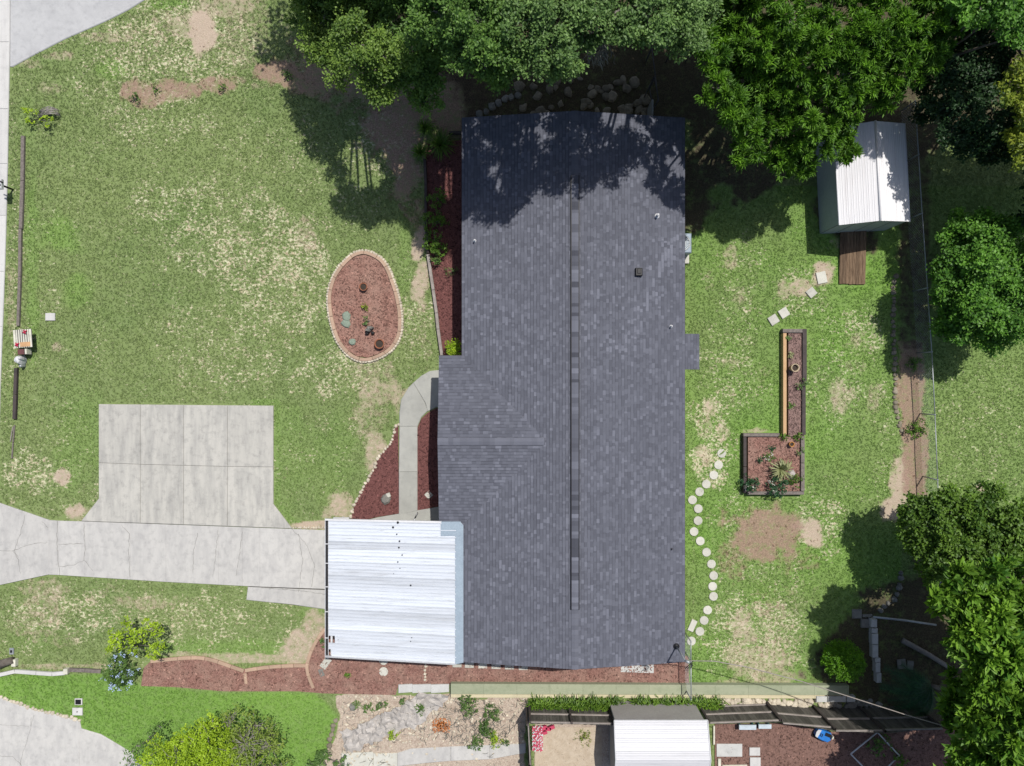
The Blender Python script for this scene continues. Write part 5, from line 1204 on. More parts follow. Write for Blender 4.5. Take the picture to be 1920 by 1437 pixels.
WEEDS = [(252, 184, 9, 'weed', 'small olive weed growing in the bare patch at upper left'), (292, 166, 5, 'oak', 'tiny dark weed right of the olive weed'), (415, 163, 6, 'oak', 'small dark weed in the rightmost brown patch left of the oaks'), (538, 140, 9, 'weed', 'green feathery weed in the shade by the first oak'),
         (690, 602, 7, 'weed', 'green rosette just above the oval bed ornament'), (683, 577, 6, 'yellowleaf', 'dry yellow tuft in the middle of the oval bed'), (606, 1203, 7, 'weed', 'small weed beside the lower carport gutter corner'), (655, 1266, 6, 'shrub', 'small round tuft in the mulch below the carport'),
         (1479, 633, 4, 'oakgrey', 'dried little plant at the top of the narrow planter'), (1486, 667, 6, 'yucca', 'yellowish succulent above the cream pot'), (1504, 721, 9, 'oakgrey', 'grey green plant spilling over the planter right timber'), (1484, 760, 5, 'oak', 'small dark plant in the lower narrow planter'),
         (1471, 819, 7, 'shrub', 'green plant where the narrow planter joins the square'), (1494, 820, 9, 'shrub', 'leafy plant just above the orange pot'), (1449, 838, 7, 'fern', 'blue green little plant left of the orange pot'), (1443, 856, 9, 'oak', 'dark plant with white flowers above the yucca'), (1425, 864, 6, 'fern', 'sprig of green left of the white flowered plant'), (1502, 846, 7, 'oakgrey', 'grey leaved plant against the planter right edge'),
         (1404, 907, 16, 'fern', 'dark white flecked plant in the planter lower left corner'), (1456, 915, 20, 'fern', 'dark spreading plant below the striped yucca'), (1493, 900, 13, 'shrub', 'mid green plant in the planter lower right corner'),
         (1718, 803, 17, 'shrub', 'dark green bush in front of the wire fence'), (1716, 683, 13, 'oak', 'dark shaded bush beside the rear stone border'),
         (808, 1330, 0, 'weed', '')]
for i, (x, y, r_, lm, lb) in enumerate(WEEDS):
    if r_ == 0: continue
    z0 = .3 if 1390 < x < 1515 and y > 600 else .12
    bush(x, y, r_, z0 + r_ * .008, lm, lb, 'small_plant', 50 + i, .1 if r_ < 12 else .12, .05, 60, 6, 'plant', twigs=2)
wf = [o for o in bpy.data.objects if o.get('label', '').startswith('dark plant with white flowers') or o.get('label', '').startswith('dark white flecked') or o.get('label', '').startswith('dark spreading plant')]
for k, o in enumerate(wf):
    q = (1443, 856, 8) if 'white flowers' in o['label'] else ((1404, 907, 16) if 'flecked' in o['label'] else (1456, 915, 18)); p = P(q[0], q[1], .5)
    V, F, T, _ = crown_leaves([((p.x, p.y, .48), L(q[2]))], 14, 2, .05, .05, 70 + k, .05, inner=.02); leaf_object('flowers', V, F, T, M['whitepetal'], o)['kind'] = 'stuff'

def blades(px, py, r_, n_, ln, w, h, m, name, label, cat, seed=1, z0=0.0, group=None, part='leaves'):
    """strap leaves arching out from a centre"""
    rn_ = random.Random(seed); c_ = P(px, py, z0 + h * .5); b = MB()
    for k in range(n_):
        a_ = rn_.uniform(0, 6.283); le = ln * rn_.uniform(.6, 1.1); hh = h * rn_.uniform(.6, 1.15); ux, uy = math.cos(a_), math.sin(a_); x0, y0 = c_.x + rn_.gauss(0, r_), c_.y + rn_.gauss(0, r_ * .6)
        prof = [(0, 0, .7), (.25, .6, 1), (.55, 1, .9), (.85, .9, .6), (1, .7, .05)]; t_ = rn_.random()
        L_ = [(x0 + ux * le * f, y0 + uy * le * f, z0 + hh * zf, ww * w / 2) for f, zf, ww in prof]
        for p, q in zip(L_[:-1], L_[1:]):
            b.face([(p[0] - uy * p[3], p[1] + ux * p[3], p[2]), (p[0] + uy * p[3], p[1] - ux * p[3], p[2]), (q[0] + uy * q[3], q[1] - ux * q[3], q[2]), (q[0] - uy * q[3], q[1] + ux * q[3], q[2])], t_)
    o = thing(name, label, cat, (c_.x, c_.y, z0), group); b.build(part, M[m], o, kind='stuff'); return o
blades(1464, 880, .02, 70, .62, .055, .5, 'yucca', 'yucca_plant', 'pale striped spiky yucca in the square planter', 'plant', 3, .2)
for i, (x, y, r_, lb) in enumerate(((797, 241, 16, 'upper grassy clump at the top of the front bed'), (826, 270, 26, 'widest grassy clump touching the house at bed top'), (788, 286, 15, 'left grassy clump sticking out over the lawn'))):
    blades(x, y, .05, 160, L(r_) * 1.25, .022, .45, 'shrub', 'grass_clump', lb, 'plant', 4 + i)
dl = [(1003, 1318), (1022, 1321), (1041, 1320), (1058, 1318), (1077, 1319), (1096, 1320), (1115, 1318), (1133, 1319), (1150, 1318), (1200, 1318), (1219, 1321), (1242, 1320), (1262, 1320), (1286, 1319), (1308, 1318), (1326, 1320), (1340, 1319)]
for i, (x, y) in enumerate(dl):
    gname = 'left run' if i < 9 else 'right run'; j = i if i < 9 else i - 9; tot = 9 if i < 9 else 8
    blades(x, y, .14, 85, .42, .042, .5, 'strap', 'strap_leaf_clump', f'{ORD[j]} strap leaved clump from the left in the {gname} by the wall', 'plant', 30 + i, group='strap leaved clumps below the retaining wall')
# rubble bank weeds
for i, (x, y, r_, lb) in enumerate(((922, 1338, 17, 'upper end of a weedy green strip in the rubble'), (912, 1368, 18, 'weed in the middle of the green strip above the path'), (893, 1393, 14, 'weed touching the concrete path edge left of strip'), (928, 1388, 13, 'bright weed right of the green strip end'), (950, 1393, 5, 'small weed left of the wooden side fence'), (877, 1318, 22, 'olive weeds below the start of the green wall'),
                                   (690, 1326, 9, 'weed in the middle of the upper rubble'), (715, 1323, 9, 'weed right of the middle rubble weed'), (757, 1312, 6, 'weed below the pale concrete curb'), (788, 1330, 10, 'weed beside the grey weed fabric'), (735, 1376, 9, 'yellow green weed alone in lower rubble'), (665, 1322, 8, 'dull green weed at the rubble left edge'), (1230, 90, 0, ''))):
    if r_: bush(x, y, r_, .15, 'weed' if i != 3 and i != 10 else 'lime', lb, 'weed', 90 + i, .11, .05, 50, 6, 'weed', twigs=2)
bush(600, 1420, 18, .6, 'oakgrey', 'grey green bush at the bottom edge beside rubble', 'small_bush', 120, .12, .06, 40, 8, 'bush', lobes=[(603, 1422, .6, 16), (640, 1432, .5, 14), (585, 1432, .6, 14)])
# scattered twigs and debris over the rubble
b = MB(); rn = random.Random(31)
for k in range(700):
    x = rn.uniform(625, 985); y = rn.uniform(1308, 1437)
    if rn.random() < .45: x = rn.gauss(880, 45); y = rn.gauss(1365, 26)
    if not (640 < x < 982 and 1308 < y < 1436) or (x > 735 and y > 1394 and rn.random() < .93): continue
    p = P(x, y, .03); a_ = rn.uniform(0, 6.28); ln = rn.uniform(.08, .38); q = p + Vector((math.cos(a_) * ln, math.sin(a_) * ln, rn.uniform(-.02, .1)))
    b.tube([p, (p + q) / 2 + Vector((rn.uniform(-.05, .05), rn.uniform(-.05, .05), .03)), q], [.012, .01, .004], 3, rn.random(), cap=False)
o = b.build('brushwood', M['moss']); tag(o, 'dry twigs and brushwood strewn over the rubble bank', 'brushwood', kind='stuff')
b = MB()
for k in range(900):
    x = rn.uniform(600, 985); y = rn.uniform(1304, 1445)
    if x < 640 or (x > 740 and y > 1396 and rn.random() < .9): continue
    p = P(x, y); s_ = rn.uniform(.02, .09); b.rock((p.x, p.y, 0), s_, s_ * .8, s_ * .6, rn, rn.random())
o = b.build('gravel', M['palestone']); tag(o, 'loose pale stones and gravel over the rubble bank', 'gravel', kind='stuff')
# crumpled weed fabric strips
def crumple(pts, m, label, name, seed=1, amp=.13, nx_=26, ny_=8):
    A, B, C_, D_ = [P(*q) for q in pts]; rn_ = random.Random(seed); b = MB(); G = []
    for j in range(ny_ + 1):
        row = []
        for i in range(nx_ + 1):
            u, v = i / nx_, j / ny_; p = A.lerp(B, u).lerp(D_.lerp(C_, u), v); e = .12 if j in (0, ny_) else .04
            row.append(Vector((p.x + rn_.uniform(-e, e), p.y + rn_.uniform(-e, e), .03 + amp * rn_.random())))
        G.append(row)
    for j in range(ny_):
        for i in range(nx_): b.face([G[j + 1][i], G[j + 1][i + 1], G[j][i + 1], G[j][i]], rn_.random())
    c_ = (A + C_) / 2; return solo(b, name, M[m], label, 'ground cloth', (c_.x, c_.y, 0))
crumple([(640, 1372), (755, 1322), (790, 1350), (650, 1412)], 'fabric', 'crumpled grey weed cloth lying across the left rubble', 'weed_cloth', 1)
crumple([(738, 1338), (785, 1297), (848, 1303), (775, 1366)], 'fabric', 'crumpled grey weed cloth below the pale concrete curb', 'weed_cloth', 2, nx_=14)
b = MB()
for k in range(260):
    x = rn.gauss(827, 9); y = rn.gauss(1361, 8); p = P(x, y, .05); s_ = rn.uniform(.03, .07); a_ = rn.uniform(0, 3)
    if abs(x - 827) > 17 or abs(y - 1361) > 14: continue
    b.box((p.x, p.y, .05), (s_, s_ * .6, .03), a_, rn.random())
o = b.build('orange_chips', M['rust']); tag(o, 'patch of bright orange wood chips in the rubble', 'wood chips', kind='stuff')
stone(818, 1336, 4, 6, .1, 'palestone', 'upright white stone above the orange chips', 8); stone(783, 1343, 6, 3, .08, 'palestone', 'flat white stone at the end of the grey cloth', 9); stone(662, 1325, 8, 8, .12, 'greystone', 'grey round stone at the left of the rubble bank', 10)

# palm-like fronds in the lower right shade
pf = thing('palm', 'dark feathery palm fronds in the lower right shade', 'palm', P(1760, 1290)); rn = random.Random(41)
for k in range(13):
    a_ = R(140 + k * 10 + rn.uniform(-6, 6)); c_ = P(1745, 1285, 1.3); ln = rn.uniform(1.4, 2.3); b = MB(); pts = []
    for j in range(9):
        f = j / 8; pts.append(c_ + Vector((math.cos(a_) * ln * f, math.sin(a_) * ln * f * .8, .5 * math.sin(f * 2.6) - .5 * f * f)))
    b.tube(pts, [.02] * 5 + [.01] * 4, 4, cap=False)
    for j in range(1, 40):
        f = j / 40 * 8; i = min(7, int(f)); p = pts[i].lerp(pts[i + 1], f - i); d = (pts[i + 1] - pts[i]).normalized(); s_ = d.cross(Vector((0, 0, 1))).normalized()
        for sg in (-1, 1):
            le = .32 * (1 - .5 * abs(j / 40 - .4)); q = p + s_ * sg * le + d * le * .6 + Vector((0, 0, -.06)); w = d * .02
            b.face([p - w, p + w, q + w * .2], rn.random())
    b.build('frond', M['fern'], pf)
b = MB(); b.tube([P(1760, 1290, 0), P(1745, 1285, 1.3)], [.12, .08], 8); b.build('trunk', M['bark'], pf)

# ------------------------------------------------------------------ fences
def chain_fence(label, pts, hgt, posts_at=None, spacing=3.0, rail_m='galv', mesh=True, cell=.14, post_r=.03):
    """pts are photo pixels of the TOP rail"""
    q = [P(x, y, hgt) for x, y in pts]; o = thing('wire_fence', label, 'fence', (q[0].x, q[0].y, 0))
    for a_, b_ in zip(q[:-1], q[1:]):
        b = MB(); b.tube([a_, b_], post_r * .8, 6); b.build('top_rail', M[rail_m], o)
    for p in q:
        b = MB(); b.tube([(p.x, p.y, 0), (p.x, p.y, hgt + .04)], post_r, 7); b.build('post', M[rail_m], o)
    if mesh:
        b = MB(); w = .0025
        for a_, b_ in zip(q[:-1], q[1:]):
            d = Vector((b_.x - a_.x, b_.y - a_.y, 0)); ln = d.length; d.normalize(); nn = Vector((-d.y, d.x, 0)) * w
            s_ = -hgt
            while s_ < ln:
                for sg in (1, -1):
                    x0, z0, x1, z1 = (s_, 0, s_ + hgt, hgt) if sg > 0 else (s_ + hgt, 0, s_, hgt)
                    def clip(xa, za, xb, zb):
                        if xa > xb: xa, za, xb, zb = xb, zb, xa, za
                        if xb <= 0 or xa >= ln: return None
                        if xa < 0: za = za + (zb - za) * (0 - xa) / (xb - xa); xa = 0
                        if xb > ln: zb = za + (zb - za) * (ln - xa) / (xb - xa); xb = ln
                        return xa, za, xb, zb
                    c_ = clip(x0, z0, x1, z1)
                    if c_:
                        A = Vector((a_.x, a_.y, 0)) + d * c_[0] + Vector((0, 0, c_[1])); B = Vector((a_.x, a_.y, 0)) + d * c_[2] + Vector((0, 0, c_[3]))
                        b.face([A - nn, B - nn, B + nn, A + nn])
                s_ += cell
        b.build('wire_mesh', M[rail_m], o, kind='stuff')
    return o
chain_fence('long chain link fence with pale top rail down the right side', [(1716, 190), (1722, 290), (1729, 400), (1739, 540), (1747, 660), (1753, 778), (1758, 900), (1762, 1000), (1764, 1110)], 1.2)
chain_fence('short chain link fence segment at the bottom right house corner', [(1295.5, 1203), (1295.5, 1240), (1296, 1312)], 1.2)
chain_fence('dark pipe fence between north gable and the oaks', [(1222, 90), (1229, 143), (1234, 188)], 1.5, rail_m='dark_metal', mesh=False)
chain_fence('dark pipe fence running right behind the top trees', [(1222, 89), (1262, 89), (1300, 89)], 1.5, rail_m='dark_metal', mesh=False)
gt_ = thing('pipe_gate', 'narrow dark metal gate frame standing open behind the gable', 'gate', P(1225, 180))
b = MB(); g4 = [P(1217, 163, 1.3), P(1226, 144, 1.3), P(1235, 188, 1.3)]
b.tube(g4, .022, 6); b.tube([(p.x, p.y, .15) for p in g4], .022, 6)
for p in g4: b.tube([(p.x, p.y, .1), (p.x, p.y, 1.32)], .022, 6)
b.build('gate_frame', M['dark_metal'], gt_)
b = MB(); a_ = P(1222, 186, 1.2); c_ = P(1226, 214, 1.2); b.box(((a_.x + c_.x) / 2, (a_.y + c_.y) / 2, .6), (.08, (a_.y - c_.y), 1.1)); b.build('gate_leaf', M['galv'], gt_)

def wood_fence(label, tops, hts, rails=(.55, .96), boards_dir=1, face=1):
    q = [P(x, y, h) for (x, y), h in zip(tops, hts)]
    o = thing('wooden_fence', label, 'fence', (q[0].x, q[0].y, 0)); rn_ = random.Random(len(label))
    for a_, b_, ha, hb in zip(q[:-1], q[1:], hts[:-1], hts[1:]):
        d = Vector((b_.x - a_.x, b_.y - a_.y, 0)); ln = d.length; d.normalize(); nn = Vector((-d.y, d.x, 0)) * face; n_ = max(1, int(ln / .145)); ang = math.atan2(d.y, d.x)
        for k in range(n_):
            f = (k + .5) / n_; p = Vector((a_.x, a_.y, 0)) + d * ln * f; h = ha + (hb - ha) * f + rn_.uniform(-.03, .03); b = MB()
            b.box((p.x, p.y, h / 2 - .01), (ln / n_ - .008, .018, h), ang, rn_.random()); b.build('board', M['fencewood'], o)
        for zf in rails:
            A = Vector((a_.x, a_.y, ha * zf)) + nn * .035; B = Vector((b_.x, b_.y, hb * zf)) + nn * .035; b = MB()
            m_ = (A + B) / 2; b.box((m_.x, m_.y, m_.z), (ln - .02, .05, .09), ang); b.build('rail', M['rail'], o)
        nP = max(1, round(ln / 2.4))
        for k in range(nP + 1):
            p = Vector((a_.x, a_.y, 0)) + d * ln * k / nP + nn * .075; b = MB(); h = ha + (hb - ha) * k / nP
            b.box((p.x, p.y, h / 2), (.09, .09, h + .02), ang); b.build('post', M['timber_dark'], o)
    return o
wood_fence('dark board fence stretch left of the neighbouring shed', [(994, 1357), (1150, 1360)], [1.8, 1.8], (.08, .5, .95))
wood_fence('dark board fence stretch right of the neighbouring shed', [(1330, 1358), (1464, 1354)], [1.8, 1.85], (.08, .5, .95))
wood_fence('mossy board fence stretch running into the right corner trees', [(1465, 1354), (1566, 1371), (1660, 1375), (1765, 1366)], [1.85, 2.3, 2.5, 2.2], (.5, .97))
wood_fence('side board fence running down from the left fence corner', [(992, 1359), (996, 1437), (1000, 1500)], [1.8, 1.8, 1.8], (.5, .95), face=-1)

# ------------------------------------------------------------------ neighbouring shed
ns = thing('neighbour_shed', 'pale metal roofed shed at the bottom edge behind strap leaves', 'shed', (6.6, -16.3, 0))
x0, x1, y0, yr, ez2, rz2 = 4.5, 8.62, -14.86, -16.35, 2.05, 2.55
b = MB(); b.prism([(x0 + .05, y0 - .04), (x1 - .12, y0 - .04), (x1 - .12, 2 * yr - y0 + .04), (x0 + .05, 2 * yr - y0 + .04)], 0, ez2 - .02); b.build('wall', pm('beige_wall', (.36, .345, .33), (.32, .3, .29), scale=1.5, bmp=0), ns)
for k in range(9):
    for s_ in (0, 1):
        b = MB(); t_ = rr.random(); fy = lambda f: y0 + (yr - y0) * f if not s_ else (2 * yr - y0) + (y0 - yr) * f
        f0, f1 = k / 9, (k + 1) / 9; prof = [(0, 0), (.08, .02), (.16, 0), (.5, 0), (.55, .012), (.6, 0), (1, 0)]
        for j in range(len(prof) - 1):
            qq = []
            for pf_, pz in (prof[j], prof[j + 1]):
                f = f0 + (f1 - f0) * pf_; qq.append((fy(f), ez2 + (rz2 - ez2) * f + pz))
            f4 = [(x0, qq[0][0], qq[0][1]), (x1, qq[0][0], qq[0][1]), (x1, qq[1][0], qq[1][1]), (x0, qq[1][0], qq[1][1])]
            b.face(f4[::-1] if not s_ else f4, t_)
        b.build('roof_sheet', M['shedroof2'], ns)
for s_, xx in ((-1, x0), (1, x1)):
    b = MB(); b.tube([(xx, y0, ez2), (xx, yr, rz2), (xx, 2 * yr - y0, ez2)], .03, 6); b.build('edge_trim', M['white_metal'], ns)
b = MB(); b.box(((x0 + x1) / 2, y0 + .0, ez2 - .02), (x1 - x0, .03, .06)); b.build('eave_trim', M['white_metal'], ns)
# neighbour's things
paver(1367, 1406, 48, 24, 0, 'large grey slab right of the neighbouring shed', m='block', name='concrete_slab', cat='slab', z1=.07); paver(1414, 1408, 20, 15, 0, 'upper white paver of two in the brown mulch', m='white_concrete', z1=.1); paver(1415, 1428, 20, 18, 0, 'lower white paver of two in the brown mulch', m='white_concrete', z1=.1)
tb2 = thing('timber_edging', 'pale L shaped timber edge below the large grey slab', 'edging', P(1350, 1430)); beam(tb2, 'timber', [(1348, 1421), (1348, 1437)], .14, .12, M['cream']); beam(tb2, 'timber', [(1353, 1436), (1400, 1435)], .14, .12, M['cream'])
tb2 = thing('timber_edging', 'thin pale timber along the neighbouring shed right side', 'edging', P(1338, 1380)); beam(tb2, 'timber', [(1338, 1360), (1338, 1395)], .08, .1, M['cream'])
# patterned pink blanket
bl = thing('blanket', 'pink and white patterned blanket hanging inside the side fence', 'blanket', P(1008, 1385)); b = MB(); w = MB(); rn = random.Random(50)
A = P(998, 1362, .5)
for j in range(24):
    for i in range(11):
        xx = [P(998 + 20 * (i + k) / 11, 1362 + 47 * (j + l_) / 24, .45) for k, l_ in ((0, 0), (1, 0), (1, 1), (0, 1))]
        (w if rn.random() < .36 else b).face([(p.x, p.y, .45 + .05 * math.sin(i * 1.3 + j)) for p in xx[::-1]])
for (x, y, s_) in ((1020, 1365, 7), (1028, 1367, 6), (1035, 1364, 6), (1022, 1374, 5)):
    p = P(x, y, .3); b.box((p.x, p.y, .3), (L(s_ * 1.6), L(s_), .12), rn.uniform(-.5, .5))
b.build('pink_cloth', M['pink'], bl); w.build('white_pattern', M['white_metal'], bl, kind='stuff')
mulch([(1003, 1364), (1128, 1364), (1128, 1480), (1003, 1480)], pm('sand_ground', (.52, .44, .34), (.42, .34, .25), scale=3, tone=.2, bmp=.5, bd=.03), 'pale sandy soil in the yard left of neighbouring shed', 'sand', z=.012, chips=30, seed=12, size=(.02, .05))
bush(1095, 1382, 16, .03, 'yellowleaf', 'flat yellow dry weeds on the sandy soil', 'dry_weeds', 130, .08, .03, 50, 4, 'weeds', flat=.15, twigs=0)
# white pool loungers / bins along the fence
def trough(px, py, w, h, label, m):
    c_ = P(px, py, .4); o = thing('plastic_bench', label, 'bench', (c_.x, c_.y, 0)); b = MB(); b.box((c_.x, c_.y, .38), (L(w), L(h), .06), bevel=.015); b.build('seat', M[m], o)
    for s_ in (-1, 1): b = MB(); b.box((c_.x + s_ * L(w) * .38, c_.y, .18), (.06, L(h) * .7, .34)); b.build('leg', M['teal'], o)
trough(1402, 1364.5, 32, 9, 'left white plastic bench against the wooden fence', 'paleblue'); trough(1434.5, 1363, 24, 8, 'right white plastic bench against the wooden fence', 'paleblue')
# ride-on toy car
c_ = P(1546, 1381, .4); tc = thing('toy_car', 'blue ride on toy car under the mossy fence', 'toy car', (c_.x, c_.y, 0)); an = R(-22)
def TP(u, v): return (c_.x + u * math.cos(an) - v * math.sin(an), c_.y + u * math.sin(an) + v * math.cos(an))
b = MB(); b.prism([TP(*q) for q in ((-.38, -.1), (-.3, -.2), (.0, -.25), (.28, -.24), (.38, -.12), (.38, .12), (.28, .22), (-.3, .2), (-.38, .1))], .1, .34, .5, .03); body = b.build('body', M['blue'], tc)
b = MB(); b.prism([TP(*q) for q in ((-.4, .03), (-.38, -.16), (-.26, -.2), (-.2, .2), (-.36, .16))], .345, .37, .5, .01); b.build('bumper', M['white_metal'], tc)
b = MB(); b.prism([TP(*q) for q in ((.02, .02), (.3, .02), (.3, .18), (.02, .18))], .35, .36); b.build('seat', M['black'], tc); b = MB(); b.prism([TP(*q) for q in ((.31, .03), (.37, .03), (.37, .16), (.31, .16))], .34, .5, .5, .01); b.build('backrest', M['cream'], tc)
b = MB()
for u in (-.18, -.1): b.prism([TP(u, -.1), TP(u + .035, -.1), TP(u + .035, .06), TP(u, .06)], .345, .356)
b.build('vents', M['black'], tc, kind='stuff')
for u, v in ((-.25, -.2), (-.25, .2), (.25, -.22), (.25, .2)):
    x_, y_ = TP(u, v); b = MB(); x2, y2 = TP(u, v * 1.25); b.tube([(x_, y_, .1), (x2, y2, .1)], .1, 12); b.build('wheel', M['black'], tc)
# white pipe frame
wfm = thing('pipe_enclosure', 'white pipe frame on the ground around a small plant', 'enclosure', P(1643, 1395))
for a_, d_ in (((1645, 1373), (1595, 1414)), ((1645, 1373), (1686, 1417)), ((1595, 1414), (1630, 1450)), ((1686, 1417), (1632, 1470))):
    b = MB(); b.tube([P(*a_, .35), P(*d_, .35)], .035, 7); b.build('pipe', M['white_metal'], wfm)
bush(1650, 1400, 22, .2, 'oak', 'dark leafy plant inside the white pipe frame', 'small_plant', 140, .12, .06, 26, 6, 'plant'); bush(1690, 1425, 16, .4, 'shrub', 'brighter plant at the lower corner of the pipe frame', 'small_plant', 141, .12, .06, 36, 6, 'plant')

# logs and dark pipe at right
def log(p0, p1, r0, r1, z, m, label, name='log', cat='log'):
    a_, b_ = P(*p0, z), P(*p1, z); bb = MB(); md_ = a_.lerp(b_, .5) + Vector((.03, .03, .01)); bb.tube([a_, md_, b_], [r0, (r0 + r1) / 2, r1], 10); c_ = (a_ + b_) / 2
    return solo(bb, name, M[m], label, cat, (c_.x, c_.y, 0))
log((1692, 1201), (1790, 1258), .13, .1, .14, 'twig', 'fallen grey log lying diagonally in the shade at right'); log((1637, 1157), (1755, 1172), .05, .05, .5, 'galv', 'long pale metal pipe lying across the shaded yard', 'metal_pipe', 'pipe')
log((-8, 1249), (24, 1238), .2, .16, .2, 'bark', 'thick grey log end at the left edge')
paver(30, 1241, 8, 13, 0, 'small cream block beside the grey log', z1=.2, m='cream'); paver(127, 1257, 8, 10, 0, 'small cream block at the end of pale curb', z1=.2, m='cream')
kt = thing('concrete_curb', 'rough white curb between the two front lawns at left', 'curb', P(70, 1262)); beam(kt, 'curb_piece', [(-6, 1266), (30, 1258), (70, 1261), (100, 1263), (124, 1261)], .17, .12, M['white_concrete'])
tl = thing('landscape_timber', 'grey timber between the pale curb and blue flowering shrub', 'timber', P(160, 1256)); beam(tl, 'timber', [(132, 1255), (162, 1256), (192, 1258)], .16, .14, M['timber_old'])
# split rails near the street
tl = thing('landscape_timber', 'long weathered timber rail lying beside the street kerb', 'timber', P(41, 430)); beam(tl, 'timber', [(45, 256), (44, 340), (41, 430)], .16, .12, M['timber_old']); beam(tl, 'timber', [(40, 430), (39, 520), (36, 612)], .13, .12, M['timber_old'])
tl = thing('landscape_timber', 'dark timber rail below the white ornament near street', 'timber', P(30, 730)); beam(tl, 'timber', [(32.5, 690), (31, 740), (29.5, 786)], .15, .14, M['timber_dark'])
tl = thing('landscape_timber', 'short pale split stick in the lower street side grass', 'timber', P(24, 830)); beam(tl, 'timber', [(28, 797), (25, 830), (23, 860)], .06, .05, M['timber_old']); beam(tl, 'timber', [(25, 800), (20, 829)], .04, .05, M['rail'])
# slatted board with bows by the street
c_ = P(42, 635, .55); sb = thing('slatted_board', 'white slatted board with red bows on a post near street', 'board', (c_.x, c_.y, 0)); an = R(4)
def BP(u, v, z): return (c_.x + u * math.cos(an) - v * math.sin(an), c_.y + u * math.sin(an) + v * math.cos(an), z)
BW, BH = L(34, .55), L(34, .55)
b = MB(); b.box((c_.x, c_.y, .5), (BW, BH, .03), an); b.build('backing', M['dark_metal'], sb)
for k in range(8):
    u = -BW / 2 + BW * (k + .5) / 8; b = MB(); x_, y_, _ = BP(u, 0, 0); b.box((x_, y_, .53), (BW / 8 * .58 if 0 < k < 7 else BW / 8 * .95, BH, .025), an); b.build('slat', M['cream'], sb)
b = MB(); x_, y_, _ = BP(.11, -BH * .33, 0); b.box((x_, y_, .552), (BW * .55, BH * .25, .02), an); b.build('name_panel', M['peach'], sb)
for (u, v) in ((.15, .29), (-.25, -.27)):
    b = MB()
    for a_ in (.6, 2.2, 3.6, 5.1):
        x_, y_, _ = BP(u, v, 0); x2, y2 = x_ + .11 * math.cos(a_), y_ + .11 * math.sin(a_); b.tube([(x_, y_, .57), ((x_ + x2) / 2, (y_ + y2) / 2, .6), (x2, y2, .57)], [.015, .035, .02], 6)
    b.build('bow', M['red'], sb)
for s_ in (-1, 1): b = MB(); x_, y_, _ = BP(s_ * .25, 0, 0); b.box((x_, y_, .24), (.08, .08, .5), an); b.build('post', M['timber_old'], sb)
c2 = P(38, 660, .5); nb = thing('small_box', 'maroon box with cream end below the slatted board', 'box', (c2.x, c2.y, 0)); b = MB(); b.box((c2.x, c2.y, .3), (L(12), L(10), .36), R(3), bevel=.02); b.build('body', M['maroon'], nb); b = MB(); b.box((c2.x + L(9), c2.y + .02, .3), (L(3.6), L(10), .34), R(3), bevel=.01); b.build('end_panel', M['cream'], nb)
c2 = P(30.5, 675, .5); wo = thing('garden_statue', 'small white rounded statue below the maroon box', 'statue', (c2.x, c2.y, 0)); b = MB(); b.rock((c2.x, c2.y, .1), L(9), L(7.5), .45, random.Random(5)); b.build('body', M['white_metal'], wo); b = MB(); b.rock((c2.x + .13, c2.y + .07, .3), .09, .08, .25, random.Random(6)); b.build('head', M['white_metal'], wo)
b = MB(); b.lathe((c2.x + .05, c2.y - .28, 0), [(.06, 0), (.07, .3), (.04, .34), (.001, .34)], 10); b.build('base', M['galv'], wo)
# utility lids
def lid(px, py, w, h, label, m='white_concrete', win=None):
    c_ = P(px, py); o = thing('utility_lid', label, 'utility cover', (c_.x, c_.y, 0)); b = MB(); b.box((c_.x, c_.y, .02), (L(w), L(h), .06), bevel=.01); b.build('lid', M[m], o)
    if win: b = MB(); b.box((c_.x, c_.y, .06), (L(w) * win, L(h) * win, .03)); b.build('opening', M['black'], o)
lid(95, 594.5, 18, 14, 'white square utility lid in the upper front lawn'); lid(146, 1334, 19, 14, 'pale utility lid beside the neighbouring driveway', win=.1); lid(148, 1315.5, 14, 12, 'small utility box with dark opening in bright grass', win=.72); lid(22.5, 1221, 8, 12, 'little grey utility cover above the grey log', 'galv', win=.4)
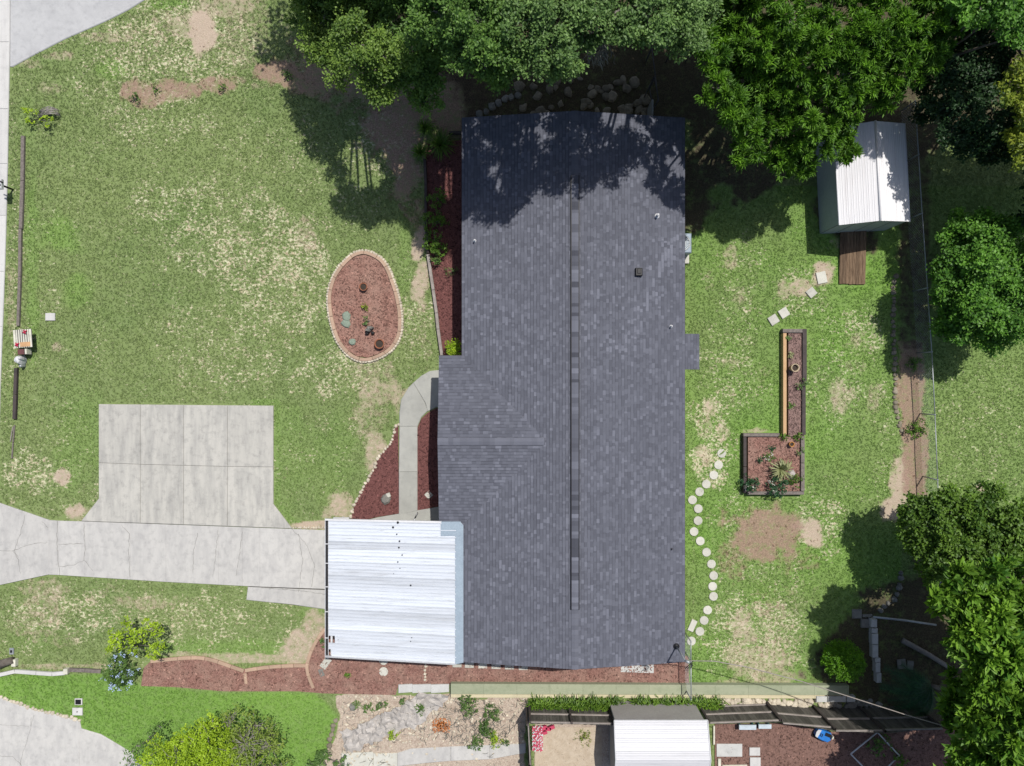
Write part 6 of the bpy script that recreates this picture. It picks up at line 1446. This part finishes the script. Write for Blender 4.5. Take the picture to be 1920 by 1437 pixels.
# black street-side item cut by the left edge (scooter-like cart: pole, arms)
c2 = P(3, 346, .9); sc_ = thing('mailbox', 'black and white mailbox post on the kerb at left edge', 'mailbox', (c2.x, c2.y, 0)); b = MB(); b.box((c2.x, c2.y - .02, 1.0), (.2, .45, .2), bevel=.05); b.build('box', M['white_metal'], sc_)
b = MB(); b.tube([(c2.x - .25, c2.y + .17, 1.05), (c2.x + .02, c2.y + .1, 1.1), (c2.x + .2, c2.y + .03, 1.08)], .03, 6); b.tube([(c2.x - .2, c2.y + .0, 1.05), (c2.x + .08, c2.y - .08, 1.14)], .045, 6); b.build('arm', M['black'], sc_)
b = MB(); b.tube([(c2.x - .1, c2.y, 0), (c2.x - .1, c2.y, 1.0)], .045, 7); b.build('post', M['black'], sc_)

# ------------------------------------------------------------------ service mast and cable
mz = zmain(P(1268, 1212, 2.8).x) ; mp = P(1268, 1212, mz); mtop = Vector((mp.x, mp.y, mz + 1.65))
ms = thing('service_mast', 'electric service mast rising from the lower right roof corner', 'mast', (mp.x, mp.y, mz))
b = MB(); b.tube([(mp.x, mp.y, mz - .05), mtop], .035, 8); b.build('pole', M['galv'], ms)
b = MB(); b.lathe((mp.x, mp.y, mz + .0), [(.14, .02), (.09, .07), (.05, .09)], 12); b.build('boot', M['black'], ms)
b = MB(); b.tube([mtop, mtop + Vector((.1, -.02, .08)), mtop + Vector((.2, -.06, .0))], [.06, .07, .04], 8); b.build('weather_head', M['galv'], ms)
b = MB()
for k in range(3): b.tube([mtop + Vector((.18, -.05, 0)), mtop + Vector((.3, -.15 - .05 * k, -.15)), mtop + Vector((.1 * k, -.35, -.05)), mtop + Vector((.3, -.08 * k, .05))], .014, 5)
b.build('wire_loop', M['black'], ms)
tl_ = (mz + 1.6)
pts = [mtop + Vector((.1, 0, 0))] + [P(x, y, z) for x, y, z in ((1340, 1240, 4.1), (1400, 1251, 3.95), (1500, 1277, 3.9), (1600, 1309, 4.1), (1700, 1341, 4.5), (1775, 1363, 4.9), (1900, 1404, 5.6), (2100, 1470, 6.6))]
b = MB(); b.tube(pts, .02, 6); o = b.build('service_cable', M['rail'], None, (pts[0].x, pts[0].y, 0)); tag(o, 'overhead service cable running from the mast to lower right', 'cable')
print('leaf triangles', sum(NTREE), 'objects', len(bpy.data.objects))
